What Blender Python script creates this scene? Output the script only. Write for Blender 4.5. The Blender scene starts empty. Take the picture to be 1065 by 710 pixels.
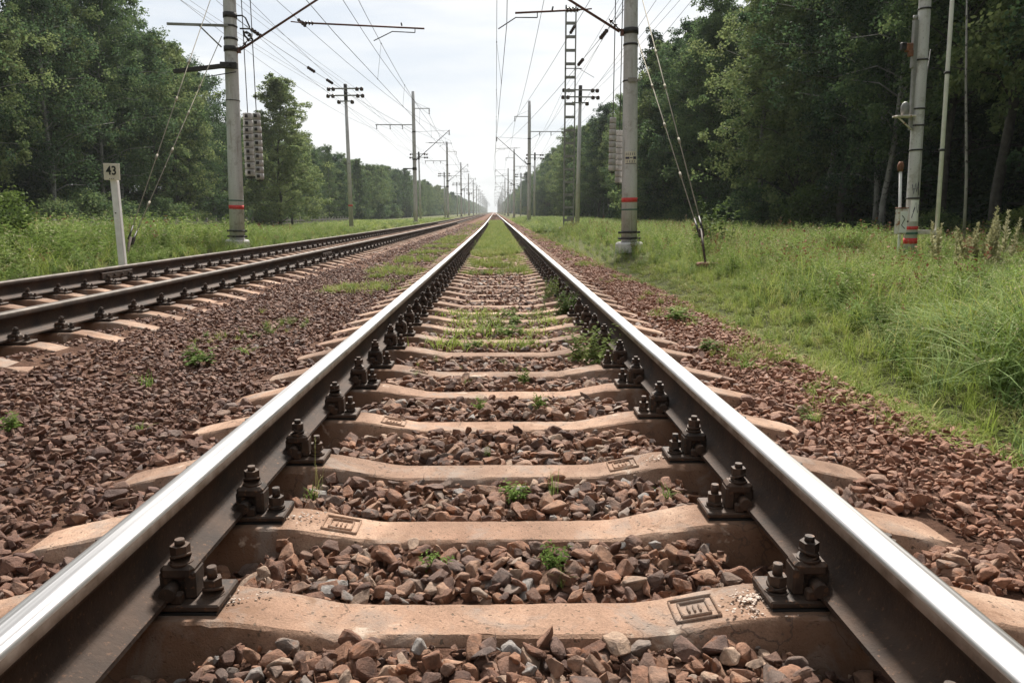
import bpy, bmesh, math, random
import numpy as np
from mathutils import Vector, Matrix, Euler

random.seed(7)
rng = np.random.default_rng(11)
scene = bpy.context.scene
COL = scene.collection
R = math.radians
PI = math.pi

# ------------------------------------------------------------------ alignment of the line
# the track bends a hair to the left and lifts a hair beyond the first sixty metres
def ox(y):
    s = -0.0062
    return s * y * abs(y) / 120.0 if y < 60 else s * (y - 30)
def oz(y):
    s = 0.0045
    return s * y * abs(y) / 120.0 if y < 60 else s * (y - 30)

# ------------------------------------------------------------------ helpers
def tag(o, label=None, cat=None, group=None, kind=None):
    if label: o['label'] = label
    if cat: o['category'] = cat
    if group: o['group'] = group
    if kind: o['kind'] = kind
    return o

def link(o, parent=None):
    COL.objects.link(o)
    if parent is not None: o.parent = parent
    return o

def empty(name, loc=(0, 0, 0), rz=0.0):
    o = bpy.data.objects.new(name, None)
    o.empty_display_size = 0.2
    o.location = loc
    o.rotation_euler = (0, 0, rz)
    return link(o)

def copy_tree(o, parent=None):
    c = o.copy()
    COL.objects.link(c)
    if parent is not None: c.parent = parent
    for ch in list(o.children):
        copy_tree(ch, c)
    return c

class MB:
    """collects polygons for ONE mesh"""
    def __init__(s):
        s.v = []; s.f = []; s.m = []; s.sm = []
    def add(s, verts, faces, m=0, smooth=False):
        b = len(s.v)
        s.v.extend([tuple(p) for p in verts])
        for f in faces:
            s.f.append([i + b for i in f]); s.m.append(m); s.sm.append(smooth)
        return s
    def box(s, c, d, m=0, rot=None, ch=0.0):
        x, y, z = d[0] / 2, d[1] / 2, d[2] / 2
        if ch <= 0:
            vs = [Vector((sx * x, sy * y, sz * z)) for sz in (-1, 1) for sy in (-1, 1) for sx in (-1, 1)]
            fs = [(0, 2, 3, 1), (4, 5, 7, 6), (0, 1, 5, 4), (2, 6, 7, 3), (0, 4, 6, 2), (1, 3, 7, 5)]
        else:
            bm = bmesh.new()
            bmesh.ops.create_cube(bm, size=1)
            for v in bm.verts: v.co = Vector((v.co.x * d[0], v.co.y * d[1], v.co.z * d[2]))
            bmesh.ops.bevel(bm, geom=list(bm.edges), offset=ch, segments=1, affect='EDGES', profile=0.5)
            bm.verts.index_update()
            vs = [v.co.copy() for v in bm.verts]
            fs = [[v.index for v in f.verts] for f in bm.faces]
            bm.free()
        if rot is not None:
            M = rot.to_matrix() if isinstance(rot, Euler) else rot
            vs = [M @ v for v in vs]
        c = Vector(c)
        return s.add([v + c for v in vs], fs, m)
    def cyl(s, p0, p1, r0, r1=None, n=10, m=0, smooth=True, caps=True, phase=0.0):
        p0 = Vector(p0); p1 = Vector(p1)
        r1 = r0 if r1 is None else r1
        d = (p1 - p0)
        L = d.length
        if L < 1e-9: return s
        d /= L
        a = Vector((0, 0, 1)) if abs(d.z) < 0.95 else Vector((1, 0, 0))
        u = d.cross(a).normalized(); w = d.cross(u).normalized()
        vs = []
        for p, r in ((p0, r0), (p1, r1)):
            for k in range(n):
                t = 2 * PI * k / n + phase
                vs.append(p + (u * math.cos(t) + w * math.sin(t)) * r)
        s.add(vs, [(k, (k + 1) % n, n + (k + 1) % n, n + k) for k in range(n)], m, smooth)
        if caps:
            b = len(s.v) - 2 * n
            s.f.append([b + k for k in range(n)][::-1]); s.m.append(m); s.sm.append(False)
            s.f.append([b + n + k for k in range(n)]); s.m.append(m); s.sm.append(False)
        return s
    def tube(s, pts, radii, n=6, m=0, smooth=True):
        pts = [Vector(p) for p in pts]
        if not hasattr(radii, '__len__'): radii = [radii] * len(pts)
        b = len(s.v)
        ref = None
        for i, p in enumerate(pts):
            d = (pts[min(i + 1, len(pts) - 1)] - pts[max(i - 1, 0)])
            d = d.normalized() if d.length > 1e-9 else Vector((0, 0, 1))
            if ref is None:
                ref = Vector((0, 0, 1)) if abs(d.z) < 0.9 else Vector((1, 0, 0))
            u = d.cross(ref)
            if u.length < 1e-4:
                ref = Vector((0, 1, 0)); u = d.cross(ref)
            u.normalize(); w = d.cross(u).normalized()
            for k in range(n):
                t = 2 * PI * k / n
                s.v.append(tuple(p + (u * math.cos(t) + w * math.sin(t)) * radii[i]))
        for i in range(len(pts) - 1):
            for k in range(n):
                s.f.append([b + i * n + k, b + i * n + (k + 1) % n, b + (i + 1) * n + (k + 1) % n, b + (i + 1) * n + k])
                s.m.append(m); s.sm.append(smooth)
        s.f.append([b + k for k in range(n)][::-1]); s.m.append(m); s.sm.append(False)
        e = b + (len(pts) - 1) * n
        s.f.append([e + k for k in range(n)]); s.m.append(m); s.sm.append(False)
        return s
    def lathe(s, c, prof, n=14, m=0, axis='Z', smooth=True):
        c = Vector(c); b = len(s.v)
        for (r, h) in prof:
            for k in range(n):
                t = 2 * PI * k / n
                a, bb = r * math.cos(t), r * math.sin(t)
                v = {'Z': (a, bb, h), 'X': (h, a, bb), 'Y': (a, h, bb)}[axis]
                s.v.append(tuple(c + Vector(v)))
        for i in range(len(prof) - 1):
            for k in range(n):
                s.f.append([b + i * n + k, b + i * n + (k + 1) % n, b + (i + 1) * n + (k + 1) % n, b + (i + 1) * n + k])
                s.m.append(m); s.sm.append(smooth)
        s.f.append([b + k for k in range(n)][::-1]); s.m.append(m); s.sm.append(False)
        e = b + (len(prof) - 1) * n
        s.f.append([e + k for k in range(n)]); s.m.append(m); s.sm.append(False)
        return s
    def mesh(s, name, mats):
        me = bpy.data.meshes.new(name)
        me.from_pydata(s.v, [], s.f)
        for mt in (mats if isinstance(mats, (list, tuple)) else [mats]): me.materials.append(mt)
        me.polygons.foreach_set('material_index', s.m)
        me.polygons.foreach_set('use_smooth', s.sm)
        me.update()
        return me
    def build(s, name, mats, parent=None, loc=None):
        o = bpy.data.objects.new(name, s.mesh(name, mats))
        if loc is not None: o.location = loc
        return link(o, parent)

def np_mesh(name, verts, quads, mats, smooth=False, midx=None, tri=False):
    k = 3 if tri else 4
    me = bpy.data.meshes.new(name)
    nv, nf = len(verts), len(quads)
    me.vertices.add(nv); me.loops.add(nf * k); me.polygons.add(nf)
    me.vertices.foreach_set('co', np.asarray(verts, dtype=np.float32).ravel())
    me.loops.foreach_set('vertex_index', np.asarray(quads, dtype=np.int32).ravel())
    me.polygons.foreach_set('loop_start', np.arange(0, nf * k, k, dtype=np.int32))
    me.polygons.foreach_set('loop_total', np.full(nf, k, dtype=np.int32))
    me.polygons.foreach_set('use_smooth', np.full(nf, smooth, dtype=bool))
    for mt in (mats if isinstance(mats, (list, tuple)) else [mats]): me.materials.append(mt)
    if midx is not None: me.polygons.foreach_set('material_index', np.asarray(midx, dtype=np.int32))
    me.update(calc_edges=True)
    return me

# ------------------------------------------------------------------ materials
def new_mat(name):
    m = bpy.data.materials.new(name); m.use_nodes = True
    nt = m.node_tree
    for n in list(nt.nodes): nt.nodes.remove(n)
    out = nt.nodes.new('ShaderNodeOutputMaterial')
    b = nt.nodes.new('ShaderNodeBsdfPrincipled')
    nt.links.new(b.outputs[0], out.inputs[0])
    return m, nt, b, out

def N(nt, t, **kw):
    n = nt.nodes.new(t)
    for k, v in kw.items():
        if k in n.inputs: n.inputs[k].default_value = v
        else: setattr(n, k, v)
    return n

def ramp(nt, fac, stops):
    r = nt.nodes.new('ShaderNodeValToRGB')
    el = r.color_ramp.elements
    while len(el) < len(stops): el.new(0.5)
    for e, (p, c) in zip(el, stops):
        e.position = p; e.color = (*c, 1) if len(c) == 3 else c
    nt.links.new(fac, r.inputs[0])
    return r.outputs[0]

def mixc(nt, fac, a, b, mode='MIX'):
    m = nt.nodes.new('ShaderNodeMix'); m.data_type = 'RGBA'; m.blend_type = mode
    for sock, v in ((m.inputs[0], fac), (m.inputs[6], a), (m.inputs[7], b)):
        if hasattr(v, 'links') or isinstance(v, bpy.types.NodeSocket): nt.links.new(v, sock)
        elif isinstance(v, (int, float)): sock.default_value = v
        else: sock.default_value = (*v, 1)
    return m.outputs[2]

def noise(nt, co, scale, detail=4, rough=0.6, dist=0.0):
    n = N(nt, 'ShaderNodeTexNoise', Scale=scale, Detail=detail, Roughness=rough, Distortion=dist)
    if co is not None: nt.links.new(co, n.inputs['Vector'])
    return n.outputs[0]

def coords(nt, which='Object'):
    return nt.nodes.new('ShaderNodeTexCoord').outputs[which]

def geo_pos(nt):
    return nt.nodes.new('ShaderNodeNewGeometry').outputs['Position']

def bump(nt, b, h, strength=0.5, dist=0.01):
    bp = N(nt, 'ShaderNodeBump', Strength=strength, Distance=dist)
    nt.links.new(h, bp.inputs['Height'])
    nt.links.new(bp.outputs[0], b.inputs['Normal'])

def spec(b, v):
    b.inputs['Specular IOR Level'].default_value = v

def simple(name, c1, c2, scale=8, rough=0.7, metal=0.0, bumps=0.3, bscale=None, bdist=0.004, pos=True, spots=None, sp=0.4, lo=0.35, hi=0.65, vary=None):
    m, nt, b, out = new_mat(name)
    co = geo_pos(nt) if pos else coords(nt)
    col = ramp(nt, noise(nt, co, scale), [(lo, c1), (hi, c2)])
    if spots:
        f = ramp(nt, noise(nt, co, spots[1], 3, 0.7), [(spots[2], (0, 0, 0)), (spots[2] + 0.08, (1, 1, 1))])
        col = mixc(nt, f, col, spots[0])
    if vary:
        oi = nt.nodes.new('ShaderNodeObjectInfo')
        col = mixc(nt, ramp(nt, oi.outputs['Random'], [(0.2, (0, 0, 0)), (1.0, (0.32, 0.32, 0.32))]), col, vary)
    nt.links.new(col, b.inputs['Base Color'])
    b.inputs['Roughness'].default_value = rough
    b.inputs['Metallic'].default_value = metal
    spec(b, sp)
    if bumps: bump(nt, b, noise(nt, co, bscale or scale * 6, 5, 0.7), bumps, bdist)
    return m

M = {}
M['rust'] = simple('rusty_steel', (0.022, 0.0145, 0.011), (0.074, 0.043, 0.027), 6, 0.8, 0.15, 0.7, 70, 0.004, spots=((0.115, 0.062, 0.036), 75, 0.60), lo=.3, hi=.7)
M['rust_dark'] = simple('oily_rusted_iron', (0.024, 0.017, 0.013), (0.072, 0.046, 0.032), 24, 0.65, 0.2, 0.5, 110, 0.002, spots=((0.13, 0.068, 0.038), 55, 0.58), vary=(0.12, 0.066, 0.040))
M['galv'] = simple('grey_painted_steel', (0.18, 0.18, 0.17), (0.30, 0.30, 0.28), 5, 0.6, 0.2, 0.2)
M['dark_metal'] = simple('blackened_steel', (0.02, 0.02, 0.02), (0.055, 0.05, 0.045), 9, 0.6, 0.3, 0.3)
M['tube_red'] = simple('red_brown_tube_paint', (0.09, 0.035, 0.025), (0.15, 0.06, 0.04), 9, 0.6, 0.1, 0.2)
M['wire'] = simple('dull_copper_wire', (0.05, 0.05, 0.045), (0.09, 0.085, 0.08), 3, 0.5, 0.5, 0)
M['guy'] = simple('galvanised_strand', (0.28, 0.26, 0.21), (0.42, 0.38, 0.30), 6, 0.9, 0.0, 0, sp=0.1)
M['insul'] = simple('brown_glazed_porcelain', (0.035, 0.02, 0.015), (0.07, 0.045, 0.035), 12, 0.2, 0, 0)
M['red'] = simple('red_band_paint', (0.55, 0.03, 0.03), (0.65, 0.07, 0.06), 20, 0.6, 0, 0.2, spots=((0.5, 0.48, 0.44), 30, 0.68))
M['greenband'] = simple('dark_green_band_paint', (0.03, 0.10, 0.08), (0.05, 0.14, 0.10), 20, 0.6, 0, 0.2)
M['white'] = simple('weathered_white_paint', (0.72, 0.72, 0.70), (0.86, 0.86, 0.84), 6, 0.6, 0, 0.3, spots=((0.35, 0.28, 0.2), 14, 0.70))
M['sign'] = simple('cream_sign_enamel', (0.60, 0.55, 0.45), (0.72, 0.68, 0.58), 12, 0.5, 0, 0.1)
M['black'] = simple('black_lettering_paint', (0.012, 0.012, 0.012), (0.022, 0.022, 0.022), 12, 0.5, 0, 0)
M['ink'] = simple('faded_dark_blue_ink', (0.03, 0.03, 0.07), (0.08, 0.07, 0.12), 22, 0.5, 0, 0)
M['rusty_white'] = simple('rust_streaked_white_paint', (0.55, 0.50, 0.44), (0.70, 0.66, 0.60), 14, 0.6, 0, 0.3, spots=((0.28, 0.11, 0.04), 9, 0.56))
M['weight'] = simple('grey_cast_weights', (0.34, 0.33, 0.32), (0.52, 0.50, 0.48), 9, 0.8, 0, 0.5, spots=((0.15, 0.14, 0.13), 18, 0.62))
M['rustorange'] = simple('orange_rust', (0.13, 0.055, 0.03), (0.25, 0.11, 0.055), 18, 0.8, 0, 0.4)
M['fence'] = simple('old_grey_fence_concrete', (0.22, 0.21, 0.19), (0.36, 0.34, 0.31), 7, 0.85, 0, 0.4)
M['white_conc'] = simple('limewashed_concrete', (0.45, 0.44, 0.43), (0.68, 0.67, 0.65), 6, 0.9, 0, 0.5)
M['mesh_wire'] = simple('weathered_fence_boards', (0.08, 0.075, 0.065), (0.14, 0.13, 0.11), 7, 0.9, 0, 0.4)

def pole_concrete():
    m, nt, b, out = new_mat('mast_concrete')
    co = geo_pos(nt)
    mp = N(nt, 'ShaderNodeMapping'); mp.inputs['Scale'].default_value = (5, 5, 0.55)
    nt.links.new(co, mp.inputs[0])
    streak = noise(nt, mp.outputs[0], 1.0, 5, 0.65)
    col = ramp(nt, streak, [(0.3, (0.44, 0.44, 0.44)), (0.55, (0.58, 0.58, 0.575)), (0.75, (0.66, 0.655, 0.645))])
    f = ramp(nt, noise(nt, co, 3.2, 6, 0.75), [(0.54, (0, 0, 0)), (0.66, (1, 1, 1))])
    col = mixc(nt, f, col, (0.37, 0.355, 0.335))
    f2 = ramp(nt, noise(nt, co, 55, 2, 0.5), [(0.66, (0, 0, 0)), (0.72, (1, 1, 1))])
    col = mixc(nt, f2, col, (0.18, 0.17, 0.16))
    drip = N(nt, 'ShaderNodeMapping'); drip.inputs['Scale'].default_value = (14, 14, 0.9); nt.links.new(co, drip.inputs[0])
    f3 = ramp(nt, noise(nt, drip.outputs[0], 1.0, 4, 0.6), [(0.60, (0, 0, 0)), (0.70, (0.8, 0.8, 0.8))])
    col = mixc(nt, f3, col, (0.30, 0.27, 0.24))
    nt.links.new(col, b.inputs['Base Color']); b.inputs['Roughness'].default_value = 0.85; spec(b, 0.3)
    bump(nt, b, noise(nt, co, 30, 5, 0.7), 0.4, 0.01)
    return m
M['pole'] = pole_concrete()

def sleeper_concrete():
    m, nt, b, out = new_mat('sleeper_concrete')
    co = geo_pos(nt)
    base = ramp(nt, noise(nt, co, 2.6, 6, 0.65), [(0.28, (0.145, 0.088, 0.060)), (0.48, (0.275, 0.178, 0.126)), (0.68, (0.42, 0.305, 0.232))])
    pinkf = noise(nt, co, 6.5, 4, 0.6)
    base = mixc(nt, ramp(nt, pinkf, [(0.45, (0, 0, 0)), (0.75, (0.6, 0.6, 0.6))]), base, (0.33, 0.205, 0.145))
    grain = noise(nt, co, 190, 3, 0.7)
    base = mixc(nt, 0.5, base, ramp(nt, grain, [(0.3, (0.25, 0.22, 0.2)), (0.6, (0.62, 0.6, 0.57))]), 'OVERLAY')
    pits = ramp(nt, noise(nt, co, 75, 2, 0.5), [(0.645, (0, 0, 0)), (0.70, (1, 1, 1))])
    base = mixc(nt, pits, base, (0.12, 0.085, 0.06))
    oi = nt.nodes.new('ShaderNodeObjectInfo')
    base = mixc(nt, 0.55, base, ramp(nt, oi.outputs['Random'], [(0.0, (0.33, 0.31, 0.30)), (0.5, (0.52, 0.50, 0.48)), (1.0, (0.64, 0.60, 0.57))]), 'OVERLAY')
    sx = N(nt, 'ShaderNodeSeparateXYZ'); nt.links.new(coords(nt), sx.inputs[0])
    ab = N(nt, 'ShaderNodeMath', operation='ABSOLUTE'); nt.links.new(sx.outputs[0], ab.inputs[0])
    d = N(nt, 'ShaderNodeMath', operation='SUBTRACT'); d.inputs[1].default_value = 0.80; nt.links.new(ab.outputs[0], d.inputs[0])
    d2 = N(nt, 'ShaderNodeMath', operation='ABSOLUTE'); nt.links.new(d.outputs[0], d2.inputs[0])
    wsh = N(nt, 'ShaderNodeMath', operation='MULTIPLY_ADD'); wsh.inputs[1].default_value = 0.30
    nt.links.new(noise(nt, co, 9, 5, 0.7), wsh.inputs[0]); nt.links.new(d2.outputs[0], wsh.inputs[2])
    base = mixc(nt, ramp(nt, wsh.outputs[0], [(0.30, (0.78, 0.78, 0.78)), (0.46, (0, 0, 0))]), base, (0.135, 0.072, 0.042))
    grey = ramp(nt, noise(nt, co, 5.2, 5, 0.7, 0.6), [(0.52, (0, 0, 0)), (0.68, (0.75, 0.75, 0.75))])
    base = mixc(nt, grey, base, (0.24, 0.20, 0.17))
    vo = N(nt, 'ShaderNodeTexVoronoi', Scale=4.5); vo.feature = 'DISTANCE_TO_EDGE'
    wv = N(nt, 'ShaderNodeVectorMath', operation='ADD'); nt.links.new(co, wv.inputs[0])
    wn = N(nt, 'ShaderNodeTexNoise', Scale=12.0, Detail=4.0); nt.links.new(co, wn.inputs['Vector'])
    sc_ = N(nt, 'ShaderNodeVectorMath', operation='SCALE'); sc_.inputs['Scale'].default_value = 0.12; nt.links.new(wn.outputs['Color'], sc_.inputs[0])
    nt.links.new(sc_.outputs[0], wv.inputs[1]); nt.links.new(wv.outputs[0], vo.inputs['Vector'])
    crack = ramp(nt, vo.outputs['Distance'], [(0.004, (1, 1, 1)), (0.011, (0, 0, 0))])
    msk = ramp(nt, noise(nt, co, 2.1, 2, 0.5), [(0.50, (0, 0, 0)), (0.60, (0.8, 0.8, 0.8))])
    base = mixc(nt, mixc(nt, 1.0, crack, msk, 'MULTIPLY'), base, (0.09, 0.06, 0.045))
    stain = ramp(nt, noise(nt, co, 11, 4, 0.7), [(0.58, (0, 0, 0)), (0.70, (0.85, 0.85, 0.85))])
    base = mixc(nt, stain, base, (0.20, 0.115, 0.07))
    pale = ramp(nt, noise(nt, co, 4.3, 5, 0.75, 0.4), [(0.63, (0, 0, 0)), (0.72, (1, 1, 1))])
    base = mixc(nt, pale, base, (0.55, 0.45, 0.36))
    nt.links.new(base, b.inputs['Base Color']); b.inputs['Roughness'].default_value = 0.88; spec(b, 0.3)
    mx = N(nt, 'ShaderNodeMath', operation='SUBTRACT')
    add = N(nt, 'ShaderNodeMath', operation='ADD')
    nt.links.new(noise(nt, co, 40, 6, 0.75), add.inputs[0]); nt.links.new(grain, add.inputs[1])
    nt.links.new(add.outputs[0], mx.inputs[0]); nt.links.new(pits, mx.inputs[1])
    bump(nt, b, mx.outputs[0], 0.6, 0.004)
    return m
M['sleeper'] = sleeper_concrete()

def stone_mat():
    m, nt, b, out = new_mat('crushed_rust_stained_stone')
    oi = nt.nodes.new('ShaderNodeObjectInfo')
    co = coords(nt)
    base = ramp(nt, oi.outputs['Random'], [(0.0, (0.085, 0.045, 0.033)), (0.16, (0.19, 0.095, 0.060)), (0.32, (0.28, 0.150, 0.095)), (0.46, (0.135, 0.083, 0.066)),
                                          (0.58, (0.35, 0.215, 0.145)), (0.72, (0.235, 0.115, 0.066)), (0.83, (0.11, 0.078, 0.068)), (0.93, (0.40, 0.285, 0.21)), (0.98, (0.20, 0.165, 0.145)), (1.0, (0.33, 0.32, 0.31))])
    v = noise(nt, geo_pos(nt), 38, 5, 0.7)
    base = mixc(nt, 0.75, base, ramp(nt, v, [(0.3, (0.16, 0.14, 0.14)), (0.5, (0.5, 0.48, 0.46)), (0.72, (0.82, 0.76, 0.7))]), 'OVERLAY')
    rust = ramp(nt, noise(nt, geo_pos(nt), 17, 3, 0.6), [(0.58, (0, 0, 0)), (0.68, (0.7, 0.7, 0.7))])
    base = mixc(nt, rust, base, (0.31, 0.125, 0.055))
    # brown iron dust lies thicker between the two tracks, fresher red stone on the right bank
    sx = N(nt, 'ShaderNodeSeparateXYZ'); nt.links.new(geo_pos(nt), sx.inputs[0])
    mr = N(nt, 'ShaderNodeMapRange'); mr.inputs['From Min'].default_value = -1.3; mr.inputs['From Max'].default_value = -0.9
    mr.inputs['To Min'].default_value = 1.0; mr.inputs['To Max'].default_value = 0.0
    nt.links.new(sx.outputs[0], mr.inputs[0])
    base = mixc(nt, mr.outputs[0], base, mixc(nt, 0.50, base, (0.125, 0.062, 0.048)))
    mr2 = N(nt, 'ShaderNodeMapRange'); mr2.inputs['From Min'].default_value = 1.0; mr2.inputs['From Max'].default_value = 1.5
    mr2.inputs['To Min'].default_value = 0.0; mr2.inputs['To Max'].default_value = 0.5
    nt.links.new(sx.outputs[0], mr2.inputs[0])
    base = mixc(nt, mr2.outputs[0], base, (0.36, 0.165, 0.10))
    nt.links.new(base, b.inputs['Base Color']); b.inputs['Roughness'].default_value = 0.72; spec(b, 0.35)
    bump(nt, b, noise(nt, geo_pos(nt), 95, 6, 0.8), 0.9, 0.009)
    return m
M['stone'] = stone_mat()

def soil_mat(name, cols, s1, s2, bd=0.03):
    m, nt, b, out = new_mat(name)
    co = geo_pos(nt)
    col = ramp(nt, noise(nt, co, s1, 8, 0.7), cols)
    f = noise(nt, co, s2, 3, 0.7)
    col = mixc(nt, 0.6, col, ramp(nt, f, [(0.3, (0.2, 0.2, 0.2)), (0.7, (0.75, 0.75, 0.75))]), 'OVERLAY')
    nt.links.new(col, b.inputs['Base Color']); b.inputs['Roughness'].default_value = 0.95; spec(b, 0.1)
    bump(nt, b, noise(nt, co, s2, 6, 0.8), 1.0, bd)
    return m
M['bed'] = soil_mat('dusty_ballast_bed', [(0.3, (0.07, 0.036, 0.025)), (0.5, (0.15, 0.080, 0.054)), (0.7, (0.24, 0.140, 0.095))], 1.4, 24, 0.05)
M['meadow'] = soil_mat('grassy_soil', [(0.3, (0.06, 0.06, 0.025)), (0.5, (0.095, 0.105, 0.038)), (0.7, (0.15, 0.14, 0.07))], 0.35, 9, 0.08)
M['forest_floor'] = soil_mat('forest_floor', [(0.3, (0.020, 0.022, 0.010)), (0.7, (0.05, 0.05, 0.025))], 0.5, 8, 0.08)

def leafy(name, stops, transl=0.35, rough=0.55, clump=0.35, posmix=None, obj_rand=0.5, world=False):
    """leaf colour: random per tree, random per leaf, patches of lighter and darker foliage"""
    m, nt, b, out = new_mat(name)
    oi = nt.nodes.new('ShaderNodeObjectInfo')
    g = nt.nodes.new('ShaderNodeNewGeometry')
    co = geo_pos(nt) if world else coords(nt)
    nz = noise(nt, co, clump, 4, 0.65)
    add = N(nt, 'ShaderNodeMath', operation='MULTIPLY_ADD'); add.inputs[1].default_value = obj_rand
    nt.links.new(oi.outputs['Random'], add.inputs[0])
    a2 = N(nt, 'ShaderNodeMath', operation='MULTIPLY_ADD'); a2.inputs[1].default_value = 0.28
    nt.links.new(g.outputs['Random Per Island'], a2.inputs[0])
    nt.links.new(nz, a2.inputs[2])
    a3 = N(nt, 'ShaderNodeMath', operation='SUBTRACT'); a3.inputs[1].default_value = 0.14 + obj_rand / 2
    nt.links.new(a2.outputs[0], a3.inputs[0])
    nt.links.new(a3.outputs[0], add.inputs[2])
    col = ramp(nt, add.outputs[0], stops)
    nt.links.new(col, b.inputs['Base Color']); b.inputs['Roughness'].default_value = max(rough, 0.7); spec(b, 0.08)
    t = nt.nodes.new('ShaderNodeBsdfTranslucent'); nt.links.new(col, t.inputs[0])
    mx = nt.nodes.new('ShaderNodeMixShader'); mx.inputs[0].default_value = transl
    nt.links.new(b.outputs[0], mx.inputs[1]); nt.links.new(t.outputs[0], mx.inputs[2])
    nt.links.new(mx.outputs[0], out.inputs[0])
    return m
M['leaf'] = leafy('broadleaf_foliage', [(0.22, (0.034, 0.064, 0.033)), (0.42, (0.068, 0.114, 0.050)), (0.60, (0.115, 0.170, 0.066)), (0.82, (0.21, 0.25, 0.10))], 0.45, clump=0.7)
M['needle'] = leafy('spruce_needles', [(0.2, (0.022, 0.042, 0.022)), (0.6, (0.05, 0.085, 0.036)), (0.85, (0.09, 0.125, 0.05))], 0.3)
M['bush'] = leafy('bush_foliage', [(0.2, (0.06, 0.095, 0.028)), (0.5, (0.11, 0.16, 0.04)), (0.8, (0.19, 0.23, 0.07))], 0.35, clump=1.5)
M['grass'] = leafy('meadow_grass_blades', [(0.15, (0.12, 0.165, 0.032)), (0.4, (0.23, 0.30, 0.06)), (0.62, (0.34, 0.40, 0.10)), (0.85, (0.48, 0.42, 0.19))], 0.35, 0.5, clump=0.9, obj_rand=0.35, world=True)
M['bluegrass'] = leafy('blue_green_grass_blades', [(0.15, (0.105, 0.17, 0.055)), (0.5, (0.21, 0.30, 0.10)), (0.85, (0.37, 0.43, 0.20))], 0.3, 0.45, clump=2.0)
M['turf'] = leafy('short_yellow_green_turf', [(0.15, (0.12, 0.155, 0.035)), (0.5, (0.23, 0.285, 0.065)), (0.85, (0.37, 0.33, 0.15))], 0.3, 0.6, clump=1.2, obj_rand=0.35, world=True)
M['weed'] = leafy('weed_leaves', [(0.15, (0.09, 0.135, 0.03)), (0.5, (0.155, 0.235, 0.055)), (0.85, (0.26, 0.33, 0.10))], 0.35, 0.5, clump=6.0)
M['straw'] = leafy('straw_seed_heads', [(0.15, (0.28, 0.27, 0.14)), (0.5, (0.42, 0.40, 0.23)), (0.85, (0.55, 0.52, 0.35))], 0.3, 0.7, clump=4.0)
M['dock'] = leafy('reddish_brown_seed_spikes', [(0.15, (0.16, 0.065, 0.04)), (0.5, (0.26, 0.12, 0.075)), (0.85, (0.36, 0.20, 0.13))], 0.2, 0.7, clump=4.0)
M['bark'] = simple('dark_tree_bark', (0.030, 0.026, 0.022), (0.075, 0.066, 0.056), 5, 0.9, 0, 0.8, 20, 0.03)
M['birch'] = simple('pale_birch_bark', (0.16, 0.155, 0.145), (0.28, 0.27, 0.25), 3, 0.8, 0, 0.4, spots=((0.04, 0.035, 0.03), 7, 0.56))

# ------------------------------------------------------------------ world, sun, camera
SUN_EL, SUN_AZ = 46.0, 8.0      # the bright part of the overcast sky lies ahead, a little to the right
w = bpy.data.worlds.new('World'); scene.world = w; w.use_nodes = True
nt = w.node_tree
for n in list(nt.nodes): nt.nodes.remove(n)
wo = nt.nodes.new('ShaderNodeOutputWorld'); bg = nt.nodes.new('ShaderNodeBackground')
sky = nt.nodes.new('ShaderNodeTexSky'); sky.sky_type = 'NISHITA'; sky.sun_disc = False
sky.sun_elevation = R(SUN_EL); sky.sun_rotation = R(SUN_AZ); sky.air_density = 1.0; sky.dust_density = 2.0
tc = nt.nodes.new('ShaderNodeTexCoord')
mp = N(nt, 'ShaderNodeMapping'); mp.inputs['Scale'].default_value = (1.6, 1.6, 8.5); mp.inputs['Location'].default_value = (0.3, 0.1, 0.42)
nt.links.new(tc.outputs['Generated'], mp.inputs[0])
cl = noise(nt, mp.outputs[0], 1.5, 5, 0.55, 0.3)
cover = ramp(nt, cl, [(0.34, (0.74, 0.74, 0.74)), (0.56, (0.97, 0.97, 0.97))])
cloudcol = ramp(nt, cl, [(0.36, (7.6, 8.15, 8.8)), (0.50, (9.0, 9.2, 9.35)), (0.66, (10.0, 9.9, 9.75))])
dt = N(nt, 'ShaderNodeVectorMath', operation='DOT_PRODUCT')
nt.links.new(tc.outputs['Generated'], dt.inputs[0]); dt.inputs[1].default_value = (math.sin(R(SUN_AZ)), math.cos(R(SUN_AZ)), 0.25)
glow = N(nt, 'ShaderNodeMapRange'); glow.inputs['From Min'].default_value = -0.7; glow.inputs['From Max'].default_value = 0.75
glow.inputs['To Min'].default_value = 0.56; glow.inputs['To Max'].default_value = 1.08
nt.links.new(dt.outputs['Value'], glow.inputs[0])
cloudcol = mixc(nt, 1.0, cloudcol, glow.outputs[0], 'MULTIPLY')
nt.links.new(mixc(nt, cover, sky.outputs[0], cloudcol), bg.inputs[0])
bg.inputs[1].default_value = 0.057
nt.links.new(bg.outputs[0], wo.inputs[0])

sd = bpy.data.lights.new('sun', 'SUN'); sd.energy = 5.0; sd.angle = R(8); sd.color = (1.0, 0.94, 0.86)
so = bpy.data.objects.new('sun', sd); link(so)
el, az = R(SUN_EL), R(SUN_AZ)
dirv = Vector((math.sin(az) * math.cos(el), math.cos(az) * math.cos(el), math.sin(el)))   # towards the sun
so.rotation_euler = (-dirv).to_track_quat('-Z', 'Y').to_euler()
so.location = dirv * 60

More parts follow.
